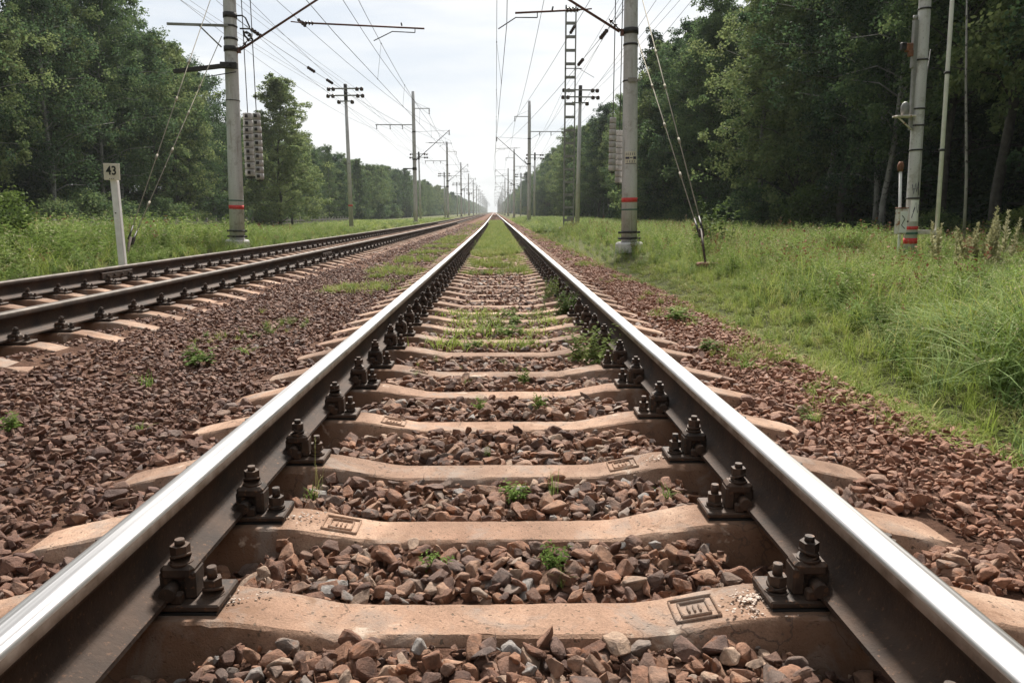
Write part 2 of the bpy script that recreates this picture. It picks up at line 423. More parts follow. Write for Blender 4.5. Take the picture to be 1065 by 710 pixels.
cam = bpy.data.cameras.new('camera'); co_ = bpy.data.objects.new('camera', cam); link(co_)
cam.sensor_width = 36; cam.lens = 785 / 1065 * 36
cam.clip_start = 0.05; cam.clip_end = 6000
CAMH = 0.662
co_.location = (0.009, 0, CAMH)
co_.rotation_euler = (R(90 - 9.47), 0, R(-0.97))
scene.camera = co_
scene.view_settings.view_transform = 'Standard'; scene.view_settings.look = 'None'
scene.view_settings.exposure = 0.85; scene.view_settings.gamma = 1
cy = scene.cycles
cy.max_bounces = 6; cy.diffuse_bounces = 3; cy.glossy_bounces = 3; cy.transmission_bounces = 4; cy.transparent_max_bounces = 6; cy.volume_bounces = 1
cy.use_denoising = True
cy.sample_clamp_indirect = 4

# ------------------------------------------------------------------ scatter by geometry nodes
def proto_collection(name, objs_meshes):
    c = bpy.data.collections.new(name)
    for i, me in enumerate(objs_meshes):
        o = bpy.data.objects.new('%s_%02d' % (me.name, i), me)
        c.objects.link(o)
    return c

def scatter(name, pts, rots, scls, idx, coll, label, cat):
    """ONE object: a cloud of points, each carrying one instance out of coll"""
    me = bpy.data.meshes.new(name)
    n = len(pts)
    me.vertices.add(n); me.vertices.foreach_set('co', np.asarray(pts, np.float32).ravel())
    for nm, ty, data in (('rot', 'FLOAT_VECTOR', rots), ('scl', 'FLOAT_VECTOR', scls)):
        a = me.attributes.new(nm, ty, 'POINT'); a.data.foreach_set('vector', np.asarray(data, np.float32).ravel())
    a = me.attributes.new('idx', 'INT', 'POINT'); a.data.foreach_set('value', np.asarray(idx, np.int32))
    o = bpy.data.objects.new(name, me); link(o)
    ng = bpy.data.node_groups.new(name + '_nodes', 'GeometryNodeTree')
    ng.interface.new_socket('Geometry', in_out='INPUT', socket_type='NodeSocketGeometry')
    ng.interface.new_socket('Geometry', in_out='OUTPUT', socket_type='NodeSocketGeometry')
    gi = ng.nodes.new('NodeGroupInput'); go = ng.nodes.new('NodeGroupOutput')
    ip = ng.nodes.new('GeometryNodeInstanceOnPoints')
    ci = ng.nodes.new('GeometryNodeCollectionInfo')
    ci.inputs['Collection'].default_value = coll
    ci.inputs['Separate Children'].default_value = True; ci.inputs['Reset Children'].default_value = True
    L = ng.links.new
    L(gi.outputs[0], ip.inputs['Points']); L(ci.outputs[0], ip.inputs['Instance'])
    ip.inputs['Pick Instance'].default_value = True
    def attr(nm, ty):
        q = ng.nodes.new('GeometryNodeInputNamedAttribute'); q.data_type = ty; q.inputs['Name'].default_value = nm
        return q.outputs[0]
    L(attr('idx', 'INT'), ip.inputs['Instance Index'])
    er = ng.nodes.new('FunctionNodeEulerToRotation'); L(attr('rot', 'FLOAT_VECTOR'), er.inputs[0])
    L(er.outputs[0], ip.inputs['Rotation']); L(attr('scl', 'FLOAT_VECTOR'), ip.inputs['Scale'])
    L(ip.outputs[0], go.inputs[0])
    md = o.modifiers.new('scatter', 'NODES'); md.node_group = ng
    tag(o, label, cat, kind='stuff')
    return o

vox = np.vectorize(ox); voz = np.vectorize(oz)

# ------------------------------------------------------------------ terrain
def sstep(a, b, x):
    t = np.clip((x - a) / (b - a), 0, 1); return t * t * (3 - 2 * t)

def hash_noise(x, y, s, seed=0):
    return (np.sin(x * s * 1.7 + seed) * np.cos(y * s * 1.3 - seed * 2) + 0.6 * np.sin(x * s * 3.1 - y * s * 2.3 + seed * 3) + 0.4 * np.sin(y * s * 5.1 + x * s * 1.1 + seed)) / 2.0

def ground_z(x, y):
    """bank level relative to the local rail head (before oz)"""
    z = np.full(np.shape(x), -0.46)
    right = sstep(2.0, 3.4, x) * 0.24 - sstep(9, 18, x) * 0.35
    left = sstep(-5.7, -6.8, x) * 0.20 - sstep(-8.5, -19, x) * 0.5
    z = z + right + left
    z = z + hash_noise(x, y, 0.55, 2.0) * 0.05 * (sstep(2.6, 5, x) + sstep(-6.5, -9, x)) + hash_noise(x, y, 2.1, 5.0) * 0.02 * (sstep(2.2, 3.2, x) + sstep(-6, -7, x))
    return z

def bed_z(x, y):
    """top of the ballast relative to the local rail head"""
    x = np.asarray(x, float)
    z = np.full(np.shape(x), -0.325)
    ax = np.abs(x)
    z = np.where(ax < 0.64, -0.274, z)
    z = z - 0.012 * (sstep(0.5, 0.7, ax) - sstep(0.92, 1.12, ax))
    z = z + 0.045 * (sstep(1.05, 1.3, ax)) * (x < 2)
    a2 = np.abs(x + 4.1)
    z = np.where(a2 < 1.2, -0.292 + 0.045 * sstep(0.80, 1.05, a2), z)
    z = z + np.where(a2 < 1.75, 0.030 * sstep(1.0, 1.28, a2), 0) * np.where(x > -4.1, sstep(-2.3, -2.75, x), 1)
    z = z - 0.20 * sstep(1.7, 3.0, x) - 0.25 * sstep(-5.5, -6.3, x)
    z = z + hash_noise(x, y, 1.9, 1.0) * 0.012 + hash_noise(x, y, 5.5, 4.0) * 0.006
    return z

def sheet(name, xs, ys, zf, mat, kind_label, matf=None, mats=None):
    X, Y = np.meshgrid(xs, ys)
    Z = zf(X, Y)
    OX = vox(Y); OZ = voz(Y)
    V = np.stack([X + OX, Y, Z + OZ], -1).reshape(-1, 3)
    nx, ny = len(xs), len(ys)
    i = np.arange(nx - 1); j = np.arange(ny - 1)
    I, J = np.meshgrid(i, j); a = (J * nx + I).ravel()
    Q = np.stack([a, a + 1, a + nx + 1, a + nx], -1)
    midx = None
    if matf is not None:
        cx = (X[:-1, :-1] + X[1:, 1:]) / 2; cyv = (Y[:-1, :-1] + Y[1:, 1:]) / 2
        midx = matf(cx, cyv).ravel().astype(int)
    me = np_mesh(name, V, Q, mats or mat, True, midx)
    o = bpy.data.objects.new(name, me); link(o)
    return tag(o, kind='structure')

gx = np.concatenate([[-700, -400, -200, -100, -60], np.arange(-45, -20, 2.0), np.arange(-20, 20, 0.5), np.arange(20, 46, 2.0), [60, 100, 200, 400, 700]])
gy = np.concatenate([[-100, -60, -30], np.arange(-10, 40, 0.5), np.arange(40, 120, 4.0), np.arange(120, 2600, 60.0)])
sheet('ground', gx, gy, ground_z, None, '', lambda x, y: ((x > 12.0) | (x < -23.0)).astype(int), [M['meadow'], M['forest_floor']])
bx = np.concatenate([np.arange(-6.3, -5.4, 0.15), np.arange(-5.4, 2.6, 0.1), np.arange(2.6, 3.2, 0.15)])
by = np.concatenate([np.arange(-6, 16, 0.16), np.arange(16, 60, 1.0), np.arange(60, 2500, 30.0)])
sheet('ballast_bed', bx, by, bed_z, M['bed'], '')

# ------------------------------------------------------------------ rails
def rail_profile():
    half = [(0.075, 0.0), (0.075, 0.011), (0.045, 0.022), (0.022, 0.034), (0.0105, 0.055), (0.009, 0.085), (0.0105, 0.115), (0.018, 0.130), (0.036, 0.138),
            (0.0375, 0.145), (0.0372, 0.166), (0.034, 0.174), (0.027, 0.178), (0.012, 0.1802)]
    return half + [(-x, z) for x, z in reversed(half)]
POL = None
def polished():
    m, nt, b, out = new_mat('polished_rail_head')
    co = geo_pos(nt)
    mp = N(nt, 'ShaderNodeMapping'); mp.inputs['Scale'].default_value = (90, 0.8, 20)
    nt.links.new(co, mp.inputs[0])
    st = noise(nt, mp.outputs[0], 1.0, 4, 0.6)
    nt.links.new(ramp(nt, st, [(0.3, (0.38, 0.36, 0.35)), (0.5, (0.58, 0.565, 0.56)), (0.75, (0.72, 0.71, 0.705))]), b.inputs['Base Color'])
    b.inputs['Metallic'].default_value = 0.9
    mr = N(nt, 'ShaderNodeMapRange'); mr.inputs['To Min'].default_value = 0.20; mr.inputs['To Max'].default_value = 0.52
    nt.links.new(st, mr.inputs[0]); nt.links.new(mr.outputs[0], b.inputs['Roughness'])
    bump(nt, b, st, 0.05, 0.002)
    return m
M['polish'] = polished()
M['edge'] = simple('scuffed_rail_edge', (0.16, 0.12, 0.09), (0.34, 0.29, 0.25), 14, 0.5, 0.6, 0.3, 60, 0.002)

M['dull'] = simple('dull_rail_head', (0.075, 0.06, 0.05), (0.17, 0.145, 0.125), 6, 0.6, 0.3, 0.2, 60, 0.001, sp=0.25)
def rail(xc, z0, label, top='polish', side='edge'):
    prof = rail_profile(); n = len(prof)
    ys = list(np.arange(-6, 100, 2.0)) + list(np.arange(100, 1600, 20.0))
    mb = MB()
    for y in ys:
        for (px, pz) in prof:
            mb.v.append((xc + px + ox(y), y, z0 - 0.1802 + pz + oz(y)))
    for i in range(len(ys) - 1):
        for k in range(n):
            k2 = (k + 1) % n
            a, b2 = prof[k], prof[k2]
            mi = 0
            if a[1] >= 0.174 and b2[1] >= 0.174: mi = 1
            elif min(a[1], b2[1]) >= 0.166: mi = 1
            elif min(a[1], b2[1]) >= 0.144: mi = 2
            mb.f.append([i * n + k, i * n + k2, (i + 1) * n + k2, (i + 1) * n + k]); mb.m.append(mi); mb.sm.append(2 < k < 12 or 14 < k < 25)
    mb.f.append(list(range(n))); mb.m.append(0); mb.sm.append(False)
    o = mb.build('rail', [M['rust'], M[top], M[side]])
    # flip normals outward
    me = o.data
    bm = bmesh.new(); bm.from_mesh(me); bmesh.ops.recalc_face_normals(bm, faces=bm.faces); bm.to_mesh(me); bm.free()
    return tag(o, label, 'rail', 'running rails')
GX = 0.7975
rail(-GX, 0, 'bright topped rail of the near track running out of the lower left corner')
rail(GX, 0, 'bright topped rail of the near track running out of the lower right corner')
r3 = rail(-4.1 + GX, 0.025, 'dark rusty rail of the second track, the one beside the wide brown ballast strip', 'dull', 'rust')
r4 = rail(-4.1 - GX, 0.02, 'dark rusty rail of the second track, the one beside the green bank', 'dull', 'rust')
def joint(parent, xc, y, z0):
    j = MB()
    for s in (-1, 1):
        j.box((xc + s * 0.024 + ox(y), y, z0 - 0.098), (0.026, 0.78, 0.085), 0, ch=0.005)
        for k in range(4):
            yy = y + (-0.28 + k * 0.187)
            j.cyl((xc + s * 0.036 + ox(y), yy, z0 - 0.098), (xc + s * 0.064 + ox(y), yy, z0 - 0.098), 0.017, n=6)
    j.build('fishplate', M['rust_dark'], parent)
joint(r3, -4.1 + GX, 14.6, 0.025); joint(r4, -4.1 - GX, 9.75, 0.02)

# ------------------------------------------------------------------ sleepers and fastenings
def sleeper_mesh(seed, name='concrete_sleeper'):
    r = random.Random(seed)
    key = [(0.0, -0.250, 0.076, 0.125), (0.31, -0.250, 0.076, 0.125), (0.36, -0.2475, 0.077, 0.126), (0.57, -0.2095, 0.088, 0.142), (0.63, -0.2055, 0.09, 0.145),
           (1.00, -0.2055, 0.092, 0.15), (1.06, -0.212, 0.092, 0.15), (1.29, -0.262, 0.088, 0.148), (1.335, -0.276, 0.084, 0.146), (1.355, -0.30, 0.076, 0.142)]
    xs = []
    x = 0
    while x < 1.34: xs.append(x); x += 0.022
    xs += [1.335, 1.355]
    xs = [-v for v in reversed(xs[1:])] + xs
    kx = [k[0] for k in key]
    vs = []; n = 10
    for x in xs:
        ax = abs(x)
        zt = np.interp(ax, kx, [k[1] for k in key]); ht = np.interp(ax, kx, [k[2] for k in key]); hb = np.interp(ax, kx, [k[3] for k in key])
        zb = -0.42
        t = 0.016 / (zt - zb)
        sec = [(-hb, zb), (-(hb * 0.5 + ht * 0.5), (zb + zt) / 2), (-(ht + (hb - ht) * t), zt - 0.016), (-(ht - 0.002), zt - 0.005), (-(ht - 0.011), zt),
               (ht - 0.011, zt), (ht - 0.002, zt - 0.005), (ht + (hb - ht) * t, zt - 0.016), (hb * 0.5 + ht * 0.5, (zb + zt) / 2), (hb, zb)]
        for i, (y, z) in enumerate(sec):
            j = 0.0017 if i in (2, 3, 6, 7) else 0.0012
            if i in (2, 3, 6, 7) and r.random() < 0.07: j = 0.006
            vs.append((x, y + r.uniform(-j, j) + 0.0025 * math.sin(x * 9 + seed + i), z + r.uniform(-j, j * 0.4)))
    mb = MB()
    fs = []
    for i in range(len(xs) - 1):
        for k in range(n - 1):
            fs.append((i * n + k, (i + 1) * n + k, (i + 1) * n + k + 1, i * n + k + 1))
    mb.add(vs, fs, 0, True)
    e = (len(xs) - 1) * n
    mb.f.append(list(range(n))); mb.m.append(0); mb.sm.append(False)
    mb.f.append([e + k for k in range(n)][::-1]); mb.m.append(0); mb.sm.append(False)
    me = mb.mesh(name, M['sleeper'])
    bm = bmesh.new(); bm.from_mesh(me); bmesh.ops.recalc_face_normals(bm, faces=bm.faces); bm.to_mesh(me); bm.free()
    me.set_sharp_from_angle(angle=R(24))
    return me

def plate_mb():
    p = MB()
    p.box((0, 0.010, -0.1925), (0.375, 0.128, 0.017), 0, ch=0.004)       # steel plate with raised shoulders
    p.box((0, 0.010, -0.2032), (0.368, 0.134, 0.0046), 1)                # rubber pad
    for s in (-1, 1):
        p.box((s * 0.093, 0.052, -0.172), (0.026, 0.042, 0.026), 0, ch=0.004)
        p.box((s * 0.093, -0.040, -0.172), (0.026, 0.022, 0.026), 0, ch=0.004)
    return p
def clip_mb(s):
    """stirrup clamp: two feet, one on the rail foot, one on the plate, and a crown the bolt goes through"""
    c = MB()
    c.box((s * 0.060, 0.004, -0.146), (0.030, 0.056, 0.046), 0, ch=0.005)
    c.box((s * 0.1135, 0, -0.1515), (0.027, 0.058, 0.066), 0, ch=0.005)
    c.box((s * 0.0865, 0, -0.1225), (0.076, 0.060, 0.034), 0, ch=0.009)
    c.box((s * 0.088, 0.0, -0.160), (0.028, 0.030, 0.05), 0, ch=0.003)
    c.cyl((s * 0.076, -0.062, -0.158), (s * 0.076, -0.020, -0.158), 0.017, 0.016, 10)      # lug on the rail foot
    return c
def bolt_mb(x, z0, h):
    b = MB()
    b.cyl((x, 0, z0), (x, 0, z0 + 0.006), 0.027, n=14)
    b.cyl((x, 0, z0 + 0.0065), (x, 0.002, z0 + 0.0125), 0.024, n=12)
    b.cyl((x, 0.001, z0 + 0.014), (x, -0.001, z0 + 0.020), 0.0235, n=12)
    b.cyl((x, 0, z0 + 0.0205), (x, 0, z0 + 0.043), 0.0215, 0.0215, 6, smooth=False, phase=0.35)
    b.cyl((x, 0, z0 + 0.043), (x, 0, z0 + h), 0.0115, 0.0105, 10)
    return b
PLATE = plate_mb().mesh('baseplate', [M['rust_dark'], M['black']])
CLIPS = {s: clip_mb(s).mesh('clip', M['rust_dark']) for s in (-1, 1)}
CBOLT = {s: bolt_mb(0.0, -0.1055, 0.056).mesh('clip_bolt', M['rust_dark']) for s in (-1, 1)}
ABOLT = {s: bolt_mb(0.0, -0.184, 0.070).mesh('anchor_bolt', M['rust_dark']) for s in (-1, 1)}
def merged_fastening():
    m = plate_mb()
    for s in (-1, 1):
        for q in (clip_mb(s), bolt_mb(s * 0.088, -0.1055, 0.056), bolt_mb(s * 0.155, -0.184, 0.070)):
            b = len(m.v); m.v += q.v; m.f += [[i + b for i in f] for f in q.f]; m.m += q.m; m.sm += q.sm
    return m.mesh('rail_fastening', [M['rust_dark'], M['black']])
FAST = merged_fastening()

def stamp_mb(x0):
    """the square mark pressed into the ramp of a sleeper: nested ridges with three bars"""
    st = MB()
    def zt(x): return np.interp(abs(x), [0.31, 0.36, 0.57, 0.63, 0.7], [-0.250, -0.2475, -0.2095, -0.2055, -0.2055])
    slope = math.atan2(zt(x0 + 0.05) - zt(x0 - 0.05), 0.1)
    Mr = Matrix.Rotation(-slope, 3, 'Y')
    def bar(cx, cy_, dx, dy):
        p = Mr @ Vector((cx, cy_, 0)); st.box((x0 + p.x, p.y, zt(x0) + p.z + 0.001), (dx, dy, 0.010), 0, Mr, ch=0.0022)
    for hx, hy in ((0.050, 0.046), (0.032, 0.029)):
        for s in (-1, 1):
            bar(0, s * hy, 2 * hx + 0.005, 0.0055); bar(s * hx, 0, 0.0055, 2 * hy - 0.006)
    for k in (-1, 0, 1): bar(k * 0.013, 0, 0.005, 0.028)
    return st
STAMP = {1: stamp_mb(0.455).mesh('stamp', M['sleeper']), -1: stamp_mb(-0.455).mesh('stamp', M['sleeper'])}

def squash(me):
    m2 = me.copy()
    for v in m2.vertices: v.co.z = -0.205 + (v.co.z + 0.205) * 0.70; v.co.x *= 0.92
    return m2
LOW = {}
SLM = [sleeper_mesh(s) for s in range(6)]
def mobj(name, me, parent=None, loc=None):
    o = bpy.data.objects.new(name, me)
    if loc is not None: o.location = loc
    return link(o, parent)

def make_sleeper(mesh, detail, stamp=0):
    s = mobj('concrete_sleeper', mesh)
    for side in (-1, 1):
        if detail:
            p = mobj('baseplate', PLATE, s, (side * GX, 0, 0))
            for q in (-1, 1):
                mobj('clip', CLIPS[q], p); mobj('bolt', CBOLT[q], p, (q * 0.088, 0, 0)); mobj('bolt', ABOLT[q], p, (q * 0.155, 0, 0))
        else:
            mobj('rail_fastening', FAST, s, (side * GX, 0, 0))
    if stamp: mobj('stamp', STAMP[stamp], s)
    return s
near_y = [0.50, 1.05, 1.605, 2.105, 2.62, 3.225, 3.80, 4.32, 4.955]
rs = random.Random(4)
while near_y[-1] < 62: near_y.append(near_y[-1] + 0.548 + rs.uniform(-0.025, 0.025))
stamps = {2: 1, 3: -1, 4: 1, 5: -1, 7: -1}
ordn = {2: 'first', 3: 'second', 4: 'third', 5: 'fourth', 6: 'fifth', 7: 'sixth', 8: 'seventh', 9: 'eighth', 10: 'ninth', 11: 'tenth'}
stamp_txt = {1: ', stamp at right', -1: ', stamp at left', 0: ', unstamped'}
protoD = {k: make_sleeper(SLM[k % 6], True, st) for k, st in ((0, 1), (1, -1), (2, 0))}
protoF = [make_sleeper(SLM[k], False) for k in range(6)]
used = set()
for i, y in enumerate(near_y):
    if i < 30:
        st = stamps.get(i, 0)
        pr = protoD[{1: 0, -1: 1, 0: 2}[st]]
    else: pr = protoF[i % 6]
    if pr.name in used: s = copy_tree(pr)
    else: s = pr; used.add(pr.name)
    if i < 30:
        s.data = SLM[(i * 5 + 2) % 6]
        for p in s.children:
            for c in p.children:
                if c.name.startswith('bolt'):
                    c.rotation_euler = (rs.uniform(-.05, .05) * .3, rs.uniform(-.05, .05) * .3, rs.uniform(0, 6.28)); c.location.z = rs.uniform(-.004, .003)
                elif c.name.startswith('clip'):
                    c.rotation_euler = (0, 0, rs.uniform(-.05, .05))
            if p.name.startswith('baseplate'): p.rotation_euler = (0, 0, rs.uniform(-.012, .012)); p.location.y = rs.uniform(-.006, .006)
    s.location = (ox(y), y, oz(y) + rs.uniform(-0.003, 0.001))
    s.rotation_euler = (0, 0, rs.uniform(-0.006, 0.006))
    if i in ordn:
        lab = '%s full concrete sleeper of near track from below%s' % (ordn[i], stamp_txt[stamps.get(i, 0)])
        if i == 2: lab = 'full concrete sleeper lowest in the picture, square stamp at its right'
    elif i < 2: lab = 'concrete sleeper mostly below the bottom of the picture, only its buried end seen'
    elif i < 26: lab = 'bare concrete sleeper between the tenth one and the grassed over stretch of the near track'
    else: lab = 'far concrete sleeper of the near track, half hidden by grass growing between the rails'
    tag(s, lab, 'sleeper', 'sleepers of the near track')
# second track
left_y = [1.2]
while left_y[-1] < 62: left_y.append(left_y[-1] + 0.548 + rs.uniform(-0.02, 0.02))
for i, y in enumerate(left_y):
    s = copy_tree(protoD[2]) if 4 < y < 18 else copy_tree(protoF[i % 6])
    s.location = (-4.1 + ox(y), y, oz(y) + 0.022 + rs.uniform(-0.003, 0.001))
    for p in s.children:
        for c in (list(p.children) if p.children else [p]):
            if c.data.name not in LOW: LOW[c.data.name] = squash(c.data)
            c.data = LOW[c.data.name]
    tag(s, 'pale concrete sleeper of the second track, its end lying flush in the brown ballast', 'sleeper', 'sleepers of the second track')
fs = MB()
for xc in (0, -4.1):
    y = 62.6
    while y < 260:
        fs.box((xc + ox(y), y, oz(y) - 0.30), (2.7, 0.2, 0.19), 0)
        y += 0.55
o = fs.build('distant_sleepers', M['sleeper']); tag(o, 'sleepers of both tracks too far off to count', 'sleepers', kind='stuff')

# ------------------------------------------------------------------ ballast stones
def stone_mesh(seed, rough=False):
    r = random.Random(seed)
    bm = bmesh.new()
    el = (1.0, r.uniform(0.62, 0.9), r.uniform(0.45, 0.72))
    pw = 0.8
    for k in range(r.choice([10, 12, 14, 16])):
        v = Vector((r.gauss(0, 1), r.gauss(0, 1), r.gauss(0, 1))).normalized() * r.uniform(0.82, 1.08)
        v = Vector((math.copysign(abs(v.x) ** pw, v.x) * el[0], math.copysign(abs(v.y) ** pw, v.y) * el[1], math.copysign(abs(v.z) ** pw, v.z) * el[2]))
        bm.verts.new(v)
    bmesh.ops.convex_hull(bm, input=list(bm.verts))
    bmesh.ops.delete(bm, geom=[v for v in bm.verts if not v.link_faces], context='VERTS')
    bmesh.ops.dissolve_limit(bm, angle_limit=R(14), verts=bm.verts, edges=bm.edges)
    bmesh.ops.bevel(bm, geom=list(bm.edges), offset=0.07, segments=1, affect='EDGES', profile=0.5)
    bmesh.ops.triangulate(bm, faces=[f for f in bm.faces if len(f.verts) > 4])
    bmesh.ops.subdivide_edges(bm, edges=[e for e in bm.edges if e.calc_length() > 0.28], cuts=1, use_grid_fill=True)
    bmesh.ops.triangulate(bm, faces=[f for f in bm.faces if len(f.verts) > 4])
    ph = [r.uniform(0, 6) for _ in range(6)]
    for v in bm.verts:
        c = v.co; k = 0.05 * math.sin(c.x * 4.1 + ph[0]) * math.sin(c.y * 5.3 + ph[1]) + 0.035 * math.sin(c.z * 9 + c.x * 7 + ph[2]) + r.uniform(-.028, .028)
        v.co = c * (1 + k)
    me = bpy.data.meshes.new('ballast_stone'); bm.to_mesh(me); bm.free()
    me.materials.append(M['stone'])
    me.polygons.foreach_set('use_smooth', [False] * len(me.polygons))
    return me
NST = 22
STONES = proto_collection('stone_shapes', [stone_mesh(s) for s in range(NST)])

slee_n = np.array(near_y); slee_l = np.array(left_y)
def sleeper_top(x, y):
    """height of a sleeper's top at (x,y), or -9"""
    out = np.full(x.shape, -9.0)
    for xc, arr in ((0.0, slee_n), (-4.1, slee_l)):
        lx = np.abs(x - xc)
        j = np.clip(np.searchsorted(arr, y), 1, len(arr) - 1)
        dy = np.minimum(np.abs(y - arr[j]), np.abs(y - arr[j - 1]))
        zt = np.interp(lx, [0, 0.31, 0.57, 0.63, 1.0, 1.29, 1.355], [-0.25, -0.25, -0.2095, -0.2055, -0.2055, -0.262, -0.3])
        out = np.where((lx < 1.36) & (dy < np.where(lx < .6, 0.100, 0.118)), zt, out)
    return out

def stones(x0, x1, y0, y1, cell, smin, smax, zoff, keep=1.0, tilt=0.4):
    nx = int((x1 - x0) / cell); ny = int((y1 - y0) / cell)
    X, Y = np.meshgrid(np.arange(nx), np.arange(ny))
    X = (x0 + (X + 0.5 * (Y % 2)) * cell + rng.uniform(-.42, .42, X.shape) * cell).ravel(); Y = (y0 + Y * cell).ravel() + rng.uniform(-.42, .42, X.size) * cell
    k = rng.random(X.size) < keep
    X, Y = X[k], Y[k]
    s = smin * 0.8 + (smax * 1.15 - smin * 0.8) * rng.beta(1.3, 2.6, X.size)
    s = s * np.where((X > 1.35), 0.70, np.where(X < -1.30, 0.72, 1.0))
    Zb = bed_z(X, Y)
    st = sleeper_top(X, Y)
    Z = Zb + zoff + s * 0.20 + rng.uniform(-0.004, 0.004, X.size)
    # keep clear of concrete: nothing may poke out of a sleeper or lie across a rail foot
    ok = Z + s * 0.3 < 9
    ok &= ~((st > -8) & (Z + 0.0 > st - 0.75 * s) & (Z < st + 0.03)) | (st < -8)
    ok &= ~(st > -8)
    for xc in (-GX, GX, -4.1 - GX, -4.1 + GX):
        nr = np.abs(X - xc) < 0.10
        ok &= ~(nr & (Z + s * 0.8 > -0.19))
    X, Y, Z, s = X[ok], Y[ok], Z[ok], s[ok]
    n = len(X)
    P = np.stack([X + vox(Y), Y, Z + voz(Y)], -1)
    ROT = np.stack([rng.normal(0, tilt, n), rng.normal(0, tilt, n), rng.uniform(0, 6.28, n)], -1)
    SC = np.stack([s * rng.uniform(.9, 1.25, n), s * rng.uniform(.85, 1.1, n), s * rng.uniform(.8, 1.1, n)], -1)
    return P, ROT, SC

parts = [
    stones(-3.4, 3.0, 0.9, 4.2, 0.041, 0.020, 0.043, 0.0),
    stones(-3.4, 2.9, 0.9, 4.2, 0.050, 0.022, 0.045, 0.018, 0.85, 0.38),
    stones(-2.2, 2.6, 0.9, 4.6, 0.030, 0.008, 0.017, 0.012, 0.75, 0.8),
    stones(-3.4, 3.0, 4.2, 13, 0.048, 0.022, 0.044, 0.0),
    stones(-3.4, 2.9, 4.2, 13, 0.062, 0.022, 0.044, 0.018, 0.75, 0.38),
    stones(-3.4, 2.8, 13, 34, 0.085, 0.030, 0.055, 0.0, 0.9),
    stones(-6.1, -3.4, 2.0, 16, 0.065, 0.024, 0.046, 0.005),
    stones(-6.1, -3.4, 16, 34, 0.10, 0.032, 0.06, 0.0, 0.9),
    stones(-6.0, 2.7, 34, 70, 0.19, 0.05, 0.09, -0.01, 0.9),
    stones(1.3, 3.4, 1.4, 10, 0.07, 0.020, 0.036, 0.006, 0.6),
]
P = np.concatenate([p[0] for p in parts]); RO = np.concatenate([p[1] for p in parts]); SC = np.concatenate([p[2] for p in parts])
print('stones', len(P))
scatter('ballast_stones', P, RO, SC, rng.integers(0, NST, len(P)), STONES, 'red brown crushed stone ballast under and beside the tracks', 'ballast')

# small rubble lying on the sleeper next to the plate, as on the first sleeper's right end
def loose_chips(cx, cy_, n, spread, zt):
    X = cx + rng.normal(0, spread, n); Y = cy_ + rng.normal(0, spread * 0.7, n)
    Z = np.full(n, zt) + 0.002
    s = rng.uniform(0.002, 0.0065, n)
    return np.stack([X, Y, Z], -1), rng.uniform(-.4, .4, (n, 3)) * [1, 1, 6], np.stack([s, s, s * 0.6], -1)
M['chip'] = simple('pale_stone_chips', (0.34, 0.24, 0.18), (0.58, 0.50, 0.43), 120, 0.8, 0, 0)
CHIPS = proto_collection('chip_shapes', [stone_mesh(900 + k) for k in range(5)])
for o in CHIPS.objects: o.data.materials.clear(); o.data.materials.append(M['chip'])
ch = [loose_chips(0.585, 1.605, 90, 0.022, -0.205), loose_chips(0.57, 1.56, 40, 0.03, -0.208), loose_chips(-0.59, 1.63, 30, 0.03, -0.205), loose_chips(-0.57, 2.11, 25, 0.03, -0.207), loose_chips(0.58, 2.62, 25, 0.03, -0.206)]
scatter('stone_chips', np.concatenate([c[0] for c in ch]), np.concatenate([c[1] for c in ch]), np.concatenate([c[2] for c in ch]), rng.integers(0, 5, sum(len(c[0]) for c in ch)), CHIPS,
        'tiny pale stone chips spilled on the sleepers beside the plates', 'stone chips')

# ------------------------------------------------------------------ grass, weeds
def blades(seed, n, h, spread, width, bend, mats, heads=0, leafw=0):
    """one tuft: curved tapering blades; heads = share of blades that end in a seed panicle"""
    r = np.random.default_rng(seed)
    V = []; F = []; MI = []
    for k in range(n):
        a = r.uniform(0, 2 * PI); d = np.array([math.cos(a), math.sin(a)])
        base = np.array([*(r.normal(0, spread, 2)), 0.0])
        L = h * r.uniform(0.5, 1.05); wd = width * r.uniform(0.7, 1.2); bn = bend * r.uniform(0.2, 1.3)
        side = np.array([-d[1], d[0], 0])
        tw = r.uniform(-0.6, 0.6); side = side * math.cos(tw) + np.array([d[0], d[1], 0]) * math.sin(tw)
        seg = 5
        b0 = len(V)
        head = r.random() < heads
        for i in range(seg + 1):
            t = i / seg
            hor = bn * L * (t ** 2.0); ver = L * (t - 0.42 * bn * t ** 2.6)
            p = base + np.array([d[0] * hor, d[1] * hor, max(ver, 0.0) - 0.02])
            wv = wd * (0.55 + 0.45 * min(1, t * 3)) * (1 - t ** 1.7) + 0.0006
            if head: wv = wd * 0.35
            V.append(p - side * wv / 2); V.append(p + side * wv / 2)
        for i in range(seg):
            F.append((b0 + 2 * i, b0 + 2 * i + 1, b0 + 2 * i + 3, b0 + 2 * i + 2)); MI.append(0)
        if head:
            tip = V[-1]; dirn = np.array(V[-1]) - np.array(V[-3]); dirn /= np.linalg.norm(dirn) + 1e-9
            for q in range(9):
                c = np.array(tip) - dirn * L * 0.20 * r.random()
                off = r.normal(0, 0.010, 3); s = 0.012 * r.uniform(0.6, 1.3)
                b1 = len(V)
                e1 = dirn * s * 1.8 + off * 0.6; e2 = np.cross(dirn, r.normal(0, 1, 3)); e2 = e2 / (np.linalg.norm(e2) + 1e-9) * s * 0.45
                V += [c + off, c + off + e1 * .5 + e2, c + off + e1, c + off + e1 * .5 - e2]
                F.append((b1, b1 + 1, b1 + 2, b1 + 3)); MI.append(1)
    return np_mesh('grass_tuft', np.array(V), np.array(F), mats, False, MI)

